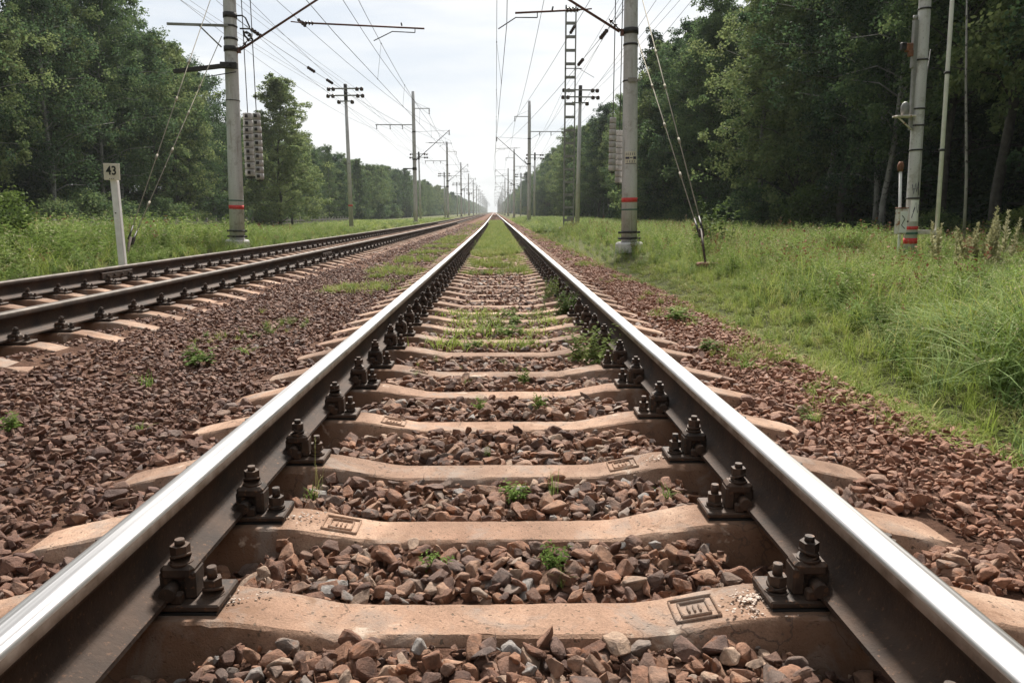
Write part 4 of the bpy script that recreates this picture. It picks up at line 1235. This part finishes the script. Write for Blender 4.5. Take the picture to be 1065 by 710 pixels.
def mast(x, y, side, label, H=11.4, near=False, field=True, top_arm=True, band_z=None, green_z=None, r0=0.205, r1=0.14, cant=(5.4, 0.72, 3.15), tube=(1.3, 4.6, 5.85), arm=(4.4, 3.5), base_z=-0.24):
    """concrete mast; side = +1 reaches to +x. heights are above rail level"""
    e = empty('catenary_mast', (x + ox(y), y, oz(y)))
    tag(e, label, 'mast', 'concrete masts along the line')
    n = 20 if near else 12
    f = MB(); 
    f.lathe((0, 0, 0), [(0.36, base_z - 0.5), (0.34, base_z + 0.16), (0.31, base_z + 0.20)], 8, 0, smooth=False)
    f.build('foundation', M['white_conc'] if near else M['fence'], e)
    s = MB()
    zs = [base_z + 0.2 + (H - base_z - 0.2) * k / 8 for k in range(9)]
    s.lathe((0, 0, 0), [(r0 + (r1 - r0) * k / 8, zs[k]) for k in range(9)], n)
    s.build('shaft', M['pole'], e)
    def rad(z): return r0 + (r1 - r0) * (z - zs[0]) / (H - zs[0])
    def ring(name, z0, z1, m, ex=0.004):
        q = MB(); q.lathe((0, 0, 0), [(rad(z0) - .01, z0), (rad(z0) + ex, z0 + .002), (rad(z1) + ex, z1 - .002), (rad(z1) - .01, z1)], n)
        return q.build(name, m, e)
    if near:
        q = MB()
        for z in (base_z + 0.27, base_z + 0.42):
            q.lathe((0, 0, 0), [(rad(z) - .01, z), (rad(z) + .022, z + .002), (rad(z) + .022, z + .045), (rad(z) - .01, z + .047)], n)
            q.box((0.0, -rad(z) - .04, z + .02), (0.05, 0.08, 0.05)); q.box((0.0, rad(z) + .04, z + .02), (0.05, 0.08, 0.05))
            q.box((rad(z) + .03, 0, z + .02), (0.09, 0.06, 0.05)); q.box((-rad(z) - .03, 0, z + .02), (0.09, 0.06, 0.05))
        q.build('base_clamp', M['dark_metal'], e)
    if band_z: ring('red_band', band_z - .055, band_z + .055, M['red'])
    if green_z: ring('green_band', green_z - .018, green_z + .018, M['greenband'])
    # cantilever
    cz, sl, L = cant
    c = MB(); c.tube([(side * 0.26, 0, cz), (side * L, 0, cz + sl * L)], [0.032, 0.028], 8)
    c.tube([(side * 0.1, 0, cz + sl * L * 0.93), (side * L * 0.97, 0, cz + sl * L * 0.985)], 0.012, 6)
    c.box((side * (rad(cz) + 0.03), 0, cz - 0.02), (0.10, 0.09, 0.14))
    cn = c.build('cantilever', M['tube_red'] if near else M['dark_metal'], e)
    i = MB(); insulator(i, (side * L * 0.985, 0, cz + sl * L * .985 - .03), (side * L * 0.985, 0, cz + sl * L * .985 - .42), 0.075, 4)
    insulator(i, (side * 0.22, 0, cz + 0.0), (side * 0.52, 0, cz + sl * 0.52), 0.05, 3)
    i.build('insulator', M['insul'], cn)
    ring('clamp', cz - .07, cz + .07, M['dark_metal'], 0.018)
    ring('clamp', cz + sl * L * .93 - .05, cz + sl * L * .93 + .05, M['dark_metal'], 0.015)
    # registration tube with steady arm
    a0, a1, tz = tube
    t = MB(); t.tube([(side * a0, 0, tz), (side * a1, 0, tz - 0.05)], 0.024, 8)
    zc_ = cz + sl * (a0 - 0.25)
    t.tube([(side * (a0 - 0.28), 0, tz + .02), (side * a0, 0, tz)], 0.016, 6)
    tb = t.build('registration_tube', M['tube_red'] if near else M['dark_metal'], e)
    s0, s1 = arm
    s = MB(); s.tube([(side * s0, 0, tz - .03), (side * s0, 0, tz - .16)], 0.012, 6)
    s.tube([(side * s0, 0, tz - .16), (side * (s0 * .45 + s1 * .55), 0, tz - .15), (side * s1, 0, tz - .40)], 0.013, 6)
    s.tube([(side * (s0 - .35), 0, tz - .0), (side * (s0 - .37), 0, tz + .08)], 0.02, 5)
    s.build('steady_arm', M['dark_metal'], tb)
    i = MB(); insulator(i, (side * (a0 + .02), 0, tz), (side * (a0 + .34), 0, tz - .005), 0.06, 4); i.build('insulator', M['insul'], tb)
    if field:
        b = MB(); b.box((-side * 1.75, 0, 8.45), (3.3, 0.07, 0.07)); b.tube([(-side * .1, 0, 7.7), (-side * 1.2, 0, 8.42)], 0.015, 5)
        fb = b.build('field_crossarm', M['galv'], e)
        for k in (1.0, 2.1, 3.3):
            i = MB(); insulator(i, (-side * k, 0, 8.41), (-side * k, 0, 8.05), 0.07, 3); i.build('insulator', M['insul'], fb)
    if top_arm:
        b = MB(); b.box((side * 0.75, 0, 9.85), (1.4, 0.06, 0.06)); b.tube([(side * .1, 0, 10.4), (side * 1.3, 0, 9.88)], 0.012, 5)
        fb = b.build('feeder_bracket', M['galv'], e)
        i = MB(); insulator(i, (side * 1.4, 0, 9.82), (side * 1.4, 0, 9.35), 0.075, 4); i.build('insulator', M['insul'], fb)
    return e, ring, rad

RY = [18.7 + 56.6 * k for k in range(-1, 15)]
LY = [21.3 + 48.4 * k for k in range(-1, 17)]
# near right mast
e, ring, rad = mast(3.23, 18.7, -1, 'thick concrete mast right of the near track with a red band and a small plate', near=True, band_z=1.02, green_z=0.79, cant=(4.92, 0.56, 3.2), tube=(1.2, 2.72, 5.42), arm=(2.2, 3.12), r0=0.196, r1=.125, base_z=-0.2)
RMAST = e; e.rotation_euler = (0, R(-1.0), 0)
for z, h in ((4.62, .05), (4.92, .10), (3.80, .03), (5.9, .06)): ring('clamp', z - h / 2, z + h / 2, M['dark_metal'] if z != 3.98 else M['galv'], 0.012)
q = MB(); q.box((0.02, -rad(3.8) - 0.02, 3.8), (0.22, 0.02, 0.10), ch=0.004); q.box((0.17, -rad(3.8) + .02, 3.8), (0.10, 0.03, 0.03)); q.build('bracket_plate', M['fence'], e)
pl = MB()
rp = rad(2.0) + 0.004
for k in range(9):
    pass
vs = []; fs_ = []
for k in range(13):
    t = R(-48 + 8 * k) - PI / 2
    for z in (1.86, 2.16): vs.append((rp * math.cos(t), rp * math.sin(t), z))
for k in range(12): fs_.append((2 * k, 2 * k + 2, 2 * k + 3, 2 * k + 1))
pl.add(vs, fs_, 0, True)
plate = pl.build('number_plate', M['sign'], e)
ik = MB()
def arc_patch(mb, t0, t1, z0, z1, r):
    vs = []; n = max(2, int(abs(t1 - t0) / 6) + 1)
    for k in range(n):
        t = R(t0 + (t1 - t0) * k / (n - 1)) - PI / 2
        vs += [(r * math.cos(t), r * math.sin(t), z0), (r * math.cos(t), r * math.sin(t), z1)]
    mb.add(vs, [(2 * k, 2 * k + 2, 2 * k + 3, 2 * k + 1) for k in range(n - 1)], 0, True)
for a, b, z0, z1 in ((-42, -12, 1.985, 2.035), (16, 42, 1.98, 2.04), (-8, 10, 2.0, 2.02), (-42, 42, 1.868, 1.885), (-38, -34, 2.07, 2.13), (-24, -20, 2.07, 2.13), (-8, -4, 2.07, 2.13), (8, 12, 2.07, 2.13), (24, 28, 2.07, 2.13), (-30, -26, 1.90, 1.95), (-12, -8, 1.90, 1.95), (6, 10, 1.90, 1.95), (24, 28, 1.90, 1.95)):
    arc_patch(ik, a, b, z0, z1, rp + 0.003)
ik.build('marks', M['ink'], plate)
# near left mast
e, ring, rad = mast(-7.245, 21.3, 1, 'thick concrete mast left of the second track with red band and dark side beam', near=True, band_z=0.87, green_z=1.05, cant=(5.02, 0.594, 3.3), tube=(1.88, 5.15, 5.75), arm=(4.9, 3.8), field=False, r0=0.200, r1=0.135, base_z=-0.22)
LMAST = e; e.rotation_euler = (0, R(1.5), 0)
for z, h in ((5.87, .14), (5.60, .05), (5.28, .06), (5.02, .05), (3.7, .02)): ring('clamp', z - h / 2, z + h / 2, M['dark_metal'], 0.014)
q = MB(); q.box((-0.80, -0.16, 5.58), (1.6, 0.06, 0.06)); q.tube([(-0.75, -.16, 5.55), (-0.22, -.1, 5.05)], 0.022, 6); q.build('short_crossarm', M['galv'], e)
q = MB(); q.box((-0.68, -0.30, 4.46), (1.5, 0.10, 0.11), 0, Euler((0, R(-8), 0)), ch=0.008); q.box((0.0, -rad(4.58) - .04, 4.57), (0.44, 0.12, 0.16), ch=.01); q.tube([(-.6, -.22, 4.26), (.2, -.26, 4.40)], 0.014, 5); q.build('dark_side_beam', M['dark_metal'], e)
q = MB()
pts = [(.2, -.1, 5.85), (.36, -.1, 5.86), (.44, -.1, 5.80), (.54, -.1, 5.58), (.55, -.1, 5.53), (.28, -.1, 5.53)]
q.tube(pts, 0.022, 6); q.build('bent_bracket', M['dark_metal'], e)
q = MB(); q.tube([(.38, -.1, 5.48), (.40, -.1, 5.36), (.5, -.1, 5.26), (.62, -.1, 5.22), (.56, -.1, 5.4), (.44, -.1, 5.46)], 0.028, 6); insulator(q, (.42, -.12, 5.46), (.64, -.12, 5.24), .04, 3); q.build('jumper_clamp', M['dark_metal'], e)

ords = ['second', 'third', 'fourth', 'fifth', 'sixth', 'seventh', 'eighth', 'ninth', 'tenth', 'eleventh', 'twelfth', 'thirteenth', 'fourteenth', 'fifteenth']
for k, y in enumerate(RY[2:]):
    lb = '%s concrete mast along the right side of the near track' % ords[k] if k < 5 else 'far concrete mast on the right fading into the haze'
    mast(3.24, y, -1, lb, H=11.3, cant=(5.4, 0.8, 3.2), tube=(1.15, 3.2, 6.9), arm=(2.4, 3.3), r0=0.19)
for k, y in enumerate(LY[2:]):
    lb = '%s concrete mast along the left side of the second track' % ords[k] if k < 5 else 'far concrete mast on the left fading into the haze'
    e, ring, rad = mast(-7.33, y, 1, lb, H=11.3, cant=(5.45, 0.8, 3.2), tube=(1.3, 3.4, 6.9), arm=(3.0, 2.2), r0=0.19)
    if k < 3:
        ring('clamp', 4.5, 4.75, M['dark_metal'], 0.03)
        q = MB(); q.box((-0.55, -.2, 4.62), (0.95, 0.08, 0.09)); q.build('side_beam', M['dark_metal'], e)

# mast just behind the camera on each side keeps the wires carried (same kind)
for (x, y, s, lb) in ((3.24, RY[0], -1, 'concrete mast of the right row standing behind the viewpoint'), (-7.33, LY[0], 1, 'concrete mast of the left row standing behind the viewpoint')):
    mast(x, y, s, lb, H=11.3, r0=0.19)

# hanging tension weights
def weights(x, y, z0, z1, r, n, label, square=False, top=8.5):
    e = empty('tension_weight_stack', (x + ox(y), y, z0 + oz(y)))
    tag(e, label, 'weights', 'hanging tension weights')
    rod = MB(); rod.cyl((0, 0, -0.12), (0, 0, top - z0), 0.012, n=6); rod.cyl((0, 0, -0.05), (0, 0, -0.02), r * .8, n=12)
    rod.build('rod', M['dark_metal'], e)
    h = (z1 - z0) / n
    for k in range(n):
        q = MB(); rr = r * (0.9 if k > n - 3 else 1)
        q.lathe((0, 0, 0), [(rr * .9, k * h + .004), (rr, k * h + .014), (rr, (k + 1) * h - .018), (rr * .9, (k + 1) * h - .008)], 14)
        if square: q.box((0, -rr * .95, (k + .5) * h), (0.075, 0.06, h * .45), 1)
        q.build('weight', [M['weight'], M['dark_metal']], e)
    return e
weights(-7.20 + .33, 21.62, 1.72, 3.42, .15, 9, 'stack of grey tension weights hanging close against the left mast', True)
weights(-7.20 + .62, 21.45, 1.62, 3.40, .115, 10, 'narrower stack of grey tension weights hanging outermost right of the left mast', True)
weights(3.24 - .46, 18.78, 1.72, 2.98, .088, 9, 'shorter outer stack of tension weights hanging left of the right mast')
weights(3.24 - .26, 18.98, 1.44, 2.70, .095, 9, 'lower stack of tension weights hanging close against the right mast')

# anchor guys
def guy(a, b, label, group, beads):
    a = Vector(a); b = Vector(b)
    m = MB(); m.tube([a, b], 0.0105, 6)
    o = m.build('guy_wire', M['guy'])
    for t in beads:
        p = a.lerp(b, t); d = (b - a).normalized()
        q = MB(); q.cyl(p - d * .07, p + d * .07, 0.026, 0.021, 8); q.build('insulator', M['guy'], o)
    q = MB(); d = (b - a).normalized(); q.cyl(a, a + d * .35, 0.022, 0.014, 8); q.build('turnbuckle', M['dark_metal'], o)
    return tag(o, label, 'guy wire', group)
A = (-7.28, 14.75, 0.10)
guy((-7.33, 15.2, .20), (-7.36, 21.2, 6.75), 'upper anchor wire running up to the left mast', 'anchor guy wires', (.26, .47, .62))
guy((-7.25, 15.15, .12), (-7.30, 21.1, 5.32), 'lower anchor wire running up to the left mast', 'anchor guy wires', (.15, .38, .56, .7))
q = MB(); q.cyl((-7.28, 14.75, -.5), (-7.28, 15.2, .24), 0.028, n=8); q.box((-7.28, 15.22, .16), (.12, .04, .18), 0, Euler((R(-40), 0, 0)), ch=.01)
o = q.build('guy_anchor', M['rust']); tag(o, 'rusty anchor rod holding the two wires of the left mast', 'anchor')
guy((3.32, 12.35, .42), (3.32, 18.6, 5.75), 'outer anchor wire running up to the right mast', 'anchor guy wires', (.30, .52, .68))
guy((3.27, 12.42, .40), (3.22, 18.55, 4.85), 'inner anchor wire running up to the right mast', 'anchor guy wires', (.22, .45, .66))
q = MB(); q.cyl((3.31, 12.0, -.2), (3.30, 12.38, .44), 0.02, n=8); q.box((3.30, 12.36, .38), (.09, .05, .15), 0, Euler((R(-30), 0, 0)), ch=.01)
q.box((3.33, 12.0, -.11), (0.34, 0.22, 0.07), 1, ch=.02)
o = q.build('guy_anchor', [M['rust_dark'], M['rustorange']]); tag(o, 'anchor rod on an orange stained block holding the wires of the right mast', 'anchor')

# ladder-like steel mast
xl, yl = 3.87, 41.5
e = empty('lattice_mast', (xl + ox(yl), yl, oz(yl))); tag(e, 'tall narrow ladder-like steel mast beside the right telegraph pole', 'mast')
for s in (-1, 1):
    q = MB(); q.box((s * .265, 0, 5.6), (.055, .17, 11.5)); q.box((s * .235, -.08, 5.6), (.03, .012, 11.5)); q.build('leg', M['galv'], e)
for k in range(17):
    z = .35 + k * .675
    q = MB()
    for yy in (-.092, .092): q.box((0, yy, z), (.50, .01, .12 if k < 16 else .2))
    q.build('batten', M['galv'], e)
q = MB(); q.box((0, 0, -.2), (1.0, .7, .34), ch=.03); q.build('foundation', M['fence'], e)
q = MB(); q.box((0.05, -.2, .42), (.3, .2, .24), ch=.01); q.cyl((-.2, -.25, -.05), (.0, -.2, .4), .02); q.cyl((.3, -.25, -.05), (.1, -.2, .4), .02); q.build('equipment_box', M['galv'], e)
q = MB(); q.box((.15, -.11, 8.2), (.9, .04, .04)); q.tube([(.45, -.11, 8.2), (1.25, -.11, 7.75)], .012, 5); q.build('bracket', M['dark_metal'], e)

# telegraph poles
def telegraph(x, y, top, lean, label, red=None, arms=((0, 2.2), (-.42, 2.3)), extra=True, r=.15):
    e = empty('telegraph_pole', (x + ox(y), y, oz(y))); tag(e, label, 'pole', 'telegraph poles')
    e.rotation_euler = (0, lean, 0)
    b = gz(x, y) - .3
    s = MB(); s.lathe((0, 0, 0), [(r, b), (r * .62, top)], 12); s.build('shaft', M['pole'], e)
    rr = lambda z: r + (r * .62 - r) * (z - b) / (top - b)
    q = MB(); q.lathe((0, 0, 0), [(rr(top) * .8, top - 1.0), (rr(top - 1) + .02, top - .99), (rr(top) + .02, top + .01), (rr(top) * .8, top + .02)], 12); q.build('cap', M['dark_metal'], e)
    for dz, w_ in arms:
        q = MB(); q.box((0, -rr(top) - .05, top - .28 + dz), (w_, .08, .08), ch=.008); a = q.build('crossarm', M['galv'], e)
        for sx in (-1, -.72, .72, 1):
            i = MB(); xx = sx * (w_ / 2 - .06)
            i.lathe((xx, -rr(top) - .05, top - .28 + dz), [(.02, -.16), (.11, -.13), (.12, .02), (.07, .08), (.02, .1)], 10); i.build('insulator', M['insul'], a)
    if extra:
        q = MB(); q.box((0, -rr(top) - .05, top - 1.05), (1.0, .07, .07)); a = q.build('crossarm', M['galv'], e)
        for sx in (-.42, .42):
            i = MB(); i.lathe((sx, -rr(top) - .05, top - 1.05), [(.02, -.18), (.12, -.14), (.12, .02), (.06, .08)], 10); i.build('insulator', M['insul'], a)
    if red is not None:
        q = MB(); q.lathe((0, 0, 0), [(rr(red) - .01, red - .05), (rr(red) + .004, red - .048), (rr(red) + .004, red + .048), (rr(red) - .01, red + .05)], 12); q.build('red_band', M['red'], e)
    return e
telegraph(-9.5, 50, 8.75, R(-0.5), 'pale telegraph pole with two crossarms between the first and second left masts', red=1.2)
telegraph(5.15, 49, 8.55, R(0.6), 'telegraph pole half hidden behind the ladder-like steel mast', red=None)
for k in range(1, 6):
    telegraph(-9.8, 50 + 50 * k, 8.4, R(-0.5), 'far telegraph pole beyond the second left mast', extra=False)
    telegraph(5.1, 49 + 52 * k, 8.4, R(0.3), 'far telegraph pole on the right beyond the ladder-like mast', extra=False)

# far right pole with fittings
xp, yp = 7.10, 13.0
LEAN = R(-1.4)
e = empty('utility_pole', (xp, yp, 0)); e.rotation_euler = (0, LEAN, 0); tag(e, 'leaning grey pole at the right with red bands, scribbles and rusty fittings', 'pole')
s = MB(); s.lathe((0, 0, 0), [(.108, -.8), (.100, 1.5), (.092, 4.5), (.08, 8.5)], 16); s.build('shaft', M['pole'], e)
def pr(z): return np.interp(z, [-.8, 1.5, 4.5, 8.5], [.108, .100, .092, .08])
def pring(name, z0, z1, m, ex=.006):
    q = MB(); q.lathe((0, 0, 0), [(pr(z0) - .01, z0), (pr(z0) + ex, z0 + .003), (pr(z1) + ex, z1 - .003), (pr(z1) - .01, z1)], 16); q.build(name, m, e)
pring('red_band', .18, .28, M['red']); pring('red_band', .42, .48, M['red']); pring('green_band', .34, .38, M['greenband']); pring('green_band', .02, .08, M['greenband'])
for z in (4.0, 3.2, 2.42, 2.15, 1.75, .95): pring('clamp', z - .015, z + .015, M['dark_metal'], .012)
q = MB()
def scr(z0, pts):
    P_ = []
    for (a, z) in pts:
        t = R(a) - PI / 2; rr = pr(z) + .004
        P_.append((rr * math.cos(t), rr * math.sin(t), z))
    q.tube(P_, .006, 4)
scr(0, [(-40, 1.18), (-25, 1.02), (-10, 1.2), (0, 1.05), (15, 1.22), (25, 1.0)]); scr(0, [(-30, 1.1), (20, 1.12)]); q.build('scribble', M['ink'], e); q = MB()
scr(0, [(-20, .72), (0, .88), (20, .7), (35, .84)]); scr(0, [(-30, .62), (-5, .80)])
q.build('scribble', M['ink'], e)
q = MB(); arc = []
arc_patch(q, -45, 35, .56, .92, .1065); q.build('whitewash', M['white'], e)
q = MB(); q.box((-.13, -.02, 2.95), (.045, .08, 1.75), ch=.006); q.box((-.165, -.02, 3.45), (.03, .09, .75), ch=.006); q.cyl((-.15, -.02, 3.83), (-.15, -.02, 3.90), .04); q.build('steel_channel', M['galv'], e)
q = MB(); q.box((-.235, -.02, 3.40), (.11, .10, .13), 0, ch=.012); q.box((-.325, -.02, 3.42), (.08, .09, .12), 1, ch=.01); q.box((-.22, -.06, 3.30), (.07, .08, .10), 0, ch=.01); q.build('rusty_box', [M['rustorange'], M['dark_metal']], e)
q = MB(); q.box((-.26, -.05, 2.30), (.32, .18, .028), 0, ch=.005); q.tube([(-.35, -.05, 2.28), (-.12, -.05, 2.08)], .014, 6, 0); q.build('shelf_bracket', M['rusty_white'], e)
q = MB(); q.lathe((-.25, -.05, 2.335), [(.06, -.02), (.068, .05), (.066, .13), (.045, .18), (.015, .20)], 14); o = q.build('bell', M['galv'], e)
# telephone box on a thin pipe
e = empty('telephone_box', (6.90, 13.0, 0)); tag(e, 'small rust streaked white box on a thin pipe left of the leaning pole', 'box')
q = MB(); q.tube([(.01, 0, -.6), (-.0, 0, .3), (-.08, 0, 1.50)], .024, 8); q.lathe((-.08, 0, 1.50), [(.045, -.1), (.055, 0), (.03, .06)], 8, 1); q.build('pipe', [M['white'], M['rustorange']], e)
q = MB(); q.box((-.05, -.1, .56), (.165, .11, .43), 0, ch=.012); q.box((-.05, -.1, .785), (.18, .13, .02), 1, ch=.006); q.build('case', [M['rusty_white'], M['rustorange']], e)
q = MB(); q.box((-.035, -.160, .55), (.12, .012, .36), 0, ch=.003); d = q.build('door', M['white'], e)
q = MB(); q.cyl((.03, -.175, .56), (.03, -.160, .56), .014); q.tube([(-.07, -.168, .66), (-.02, -.168, .6), (-.07, -.168, .5), (-.01, -.168, .44)], .007, 5); q.build('latch', M['dark_metal'], d)
# white pole
e = empty('white_pole', (7.55, 13.0, 0)); tag(e, 'slender white pole right of the leaning grey pole', 'pole')
q = MB(); q.tube([(.02, 0, -.8), (-.11, 0, 4.4), (-.20, 0, 8.0)], [.036, .034, .030], 10); q.build('tube', M['white'], e)
q = MB()
for z in (.3, 1.75, 3.0): q.lathe((.02 - .025 * (z + .8), 0, z), [(.03, -.02), (.052, -.018), (.052, .018), (.03, .02)], 10)
q.build('collar', M['dark_metal'], e)
q = MB(); q.box((-.16, 0, .38), (.46, .05, .07), ch=.006); q.build('arm', M['rusty_white'], e)

# marker post 43
e = empty('marker_post', (-6.25, 12.7, 0)); e.rotation_euler = (0, R(-0.8), 0); tag(e, 'white marker post with a square plate reading 43', 'marker post')
q = MB(); q.box((0, 0, .28), (.112, .09, 2.0), ch=.012); q.build('post', M['white'], e)
q = MB(); q.box((0, -.075, .70), (.014, .02, .02)); q.build('bolt', M['dark_metal'], e)
q = MB(); q.box((0, 0, 0), (.255, .025, .265), ch=.004); pn = q.build('plate', M['sign'], e, (0, -.065, 1.36)); pn.rotation_euler = (0, R(2), 0)
def text_mesh(body, size, mat, name, bold=0.02):
    cu = bpy.data.curves.new('txt', 'FONT'); cu.body = body; cu.size = size; cu.align_x = 'CENTER'; cu.align_y = 'CENTER'; cu.extrude = .002; cu.offset = bold * size
    o = bpy.data.objects.new('txt', cu); COL.objects.link(o)
    dg = bpy.context.evaluated_depsgraph_get(); me = bpy.data.meshes.new_from_object(o.evaluated_get(dg)); me.name = name
    bpy.data.objects.remove(o); me.materials.clear(); me.materials.append(mat)
    return me
o = mobj('lettering', text_mesh('43', .185, M['black'], 'lettering'), pn, (0.0, -.0155, .012)); o.rotation_euler = (R(90), 0, 0); o.scale = (.92, 1.05, 1)
q = MB()
for xx in (-.035, .0, .03): q.box((xx, -.0135, -.11), (.014, .004, .012))
q.build('marks', M['black'], pn)

# fence along the left wood
e = empty('fence', (-21.0, 33, 0)); tag(e, 'low grey fence of concrete posts along the foot of the left wood', 'fence')
for k in range(46):
    y = k * 1.72; b = gz(-21, 33 + y)
    q = MB(); q.box((0, y, b + .60), (.14, .14, 1.3 + rt.uniform(-.08, .08)), 0, Euler((rt.uniform(-.03, .03), rt.uniform(-.04, .04), 0)), ch=.015); q.build('post', M['fence'], e)
q = MB()
for k in range(45):
    y0 = k * 1.72
    for z in (.30, .62, .94):
        b0 = gz(-21, 33 + y0); q.box((.0 + .09, y0 + .86, b0 + z), (.03, 1.70, .20), 0, Euler((rt.uniform(-.01, .01), 0, 0)))
q.build('rails', M['mesh_wire'], e)

# ------------------------------------------------------------------ wires
def span(mb, a, b, sag, r, n=10, sides=5):
    a = Vector(a); b = Vector(b)
    pts = []
    for k in range(n + 1):
        t = k / n; p = a.lerp(b, t); p.z -= 4 * sag * t * (1 - t); pts.append(p)
    mb.tube(pts, r, sides)
def W(x, y, z): return (x + ox(y), y, z + oz(y))
def overhead(name, xc, ys, zc, zm, side, label, grp):
    e = empty(name, W(xc, ys[0], zc)); base = Vector(e.location); tag(e, label, 'overhead wire', grp)
    cw = MB(); mw = MB(); nd = 0
    def loc(p): return Vector(p) - base
    pts = []; zz = []
    for i in range(len(ys) - 1):
        y0, y1 = ys[i], ys[i + 1]
        z0 = .22 if i % 2 else -.22; z1 = -z0
        a, b = loc(W(xc + z0 * side, y0, zc)), loc(W(xc + z1 * side, y1, zc))
        cw.tube([a, b], .0085, 5)
        ma, mb_ = loc(W(xc, y0, zm)), loc(W(xc, y1, zm))
        span(mw, ma, mb_, .95, .0085, 12)
        if y1 < 200:
            for k in range(1, 7):
                t = k / 7
                p = ma.lerp(mb_, t); p.z -= 4 * .95 * t * (1 - t); c = a.lerp(b, t)
                q = MB(); q.tube([p, c], .005, 4); q.cyl(c - Vector((0, .03, 0)), c + Vector((0, .03, 0)), .018, n=6); q.cyl(p - Vector((0, .04, 0)), p + Vector((0, .04, 0)), .02, n=6)
                q.build('dropper', M['wire'], e)
    cw.build('contact_wire', M['wire'], e); mw.build('messenger_wire', M['wire'], e)
overhead('overhead_line', 0.0, RY, 5.06, 6.85, 1, 'contact wire with its carrying wire above the near track', 'overhead lines')
overhead('overhead_line', -4.1, LY, 5.42, 7.1, -1, 'contact wire with its carrying wire above the second track', 'overhead lines')
def line(xs_ys, z, sag, r, label, grp, mat='wire', name='wire'):
    m = MB()
    for i in range(len(xs_ys) - 1):
        (x0, y0), (x1, y1) = xs_ys[i], xs_ys[i + 1]
        span(m, W(x0, y0, z), W(x1, y1, z), sag, r, 10)
    o = m.build(name, M[mat]); tag(o, label, 'wire', grp)
    return o
line([(3.24 - 1.4, y) for y in RY], 9.33, .8, .011, 'feeder wire under the short top brackets of the right masts', 'feeder wires')
line([(-7.33 + 1.4, y) for y in LY], 9.33, .8, .012, 'feeder wire under the short top brackets of the left masts', 'feeder wires')
for k, d in enumerate((1.0, 2.1, 3.3)):
    nm = ['inner', 'middle', 'outer'][k]
    line([(-7.33 - d, y) for y in LY], 8.05, .7, .008, '%s of the three wires under the field side crossarms on the left' % nm, 'field side wires')
    line([(3.24 + d, y) for y in RY], 8.05, .7, .008, '%s of the three wires under the field side crossarms on the right' % nm, 'field side wires')
TYL = [0, 50] + [50 + 50 * k for k in range(1, 6)]; TYR = [-3, 49] + [49 + 52 * k for k in range(1, 6)]
for k, d in enumerate((-1.04, -.74, .74, 1.04)):
    o_ = ['first', 'second', 'third', 'fourth'][k]
    line([(-9.95 + d, y) for y in TYL], 8.5, .5, .007, '%s telegraph wire from the left on the left poles' % o_, 'telegraph wires')
    line([(5.2 + d, y) for y in TYR], 8.3, .5, .007, '%s telegraph wire from the left on the right poles' % o_, 'telegraph wires')
# anchored wires of the section overlap: from each near mast out to the next span
def anchored(a, b, sag, label, ins):
    m = MB(); a = Vector(a); b = Vector(b)
    span(m, a, b, sag, .0085, 12)
    o = m.build('anchored_wire', M['wire']); tag(o, label, 'wire', 'anchored wires of the near masts')
    for t in ins:
        def pt(t):
            p = a.lerp(b, t); p.z -= 4 * sag * t * (1 - t); return p
        q = MB(); insulator(q, pt(t), pt(t + .018), .06, 4); q.build('insulator', M['insul'], o)
    return o
anchored((-7.1, 21.3, 5.9), W(-4.3, 69.7, 6.9), .5, 'wire leaving the left mast low down with two insulator clusters', (.03, .14, .19))
anchored((-7.1, 21.3, 7.4), W(-4.1, 69.7, 7.6), .6, 'wire leaving the left mast high up with two insulator clusters', (.05, .12))
anchored((3.1, 18.7, 5.6), W(.3, 75.3, 7.0), .4, 'wire leaving the right mast low down with insulator clusters', (.05, .12))
anchored((3.1, 18.7, 7.2), W(.1, 75.3, 7.6), .5, 'wire leaving the right mast high up with insulator clusters', (.05, .15))

# ------------------------------------------------------------------ haze
HAZE = 0.00033
hz = MB(); hz.box((0, 1250, 18), (1450, 2760, 46))
m = bpy.data.materials.new('haze'); m.use_nodes = True; nt = m.node_tree
for n in list(nt.nodes): nt.nodes.remove(n)
out = nt.nodes.new('ShaderNodeOutputMaterial'); pv = nt.nodes.new('ShaderNodeVolumePrincipled')
pv.inputs['Color'].default_value = (0.88, 0.94, 1.0, 1); pv.inputs['Density'].default_value = HAZE; pv.inputs['Anisotropy'].default_value = 0.0
nt.links.new(pv.outputs[0], out.inputs['Volume'])
o = hz.build('haze', m); tag(o, 'thin pale haze lying over the line', 'haze', kind='stuff')
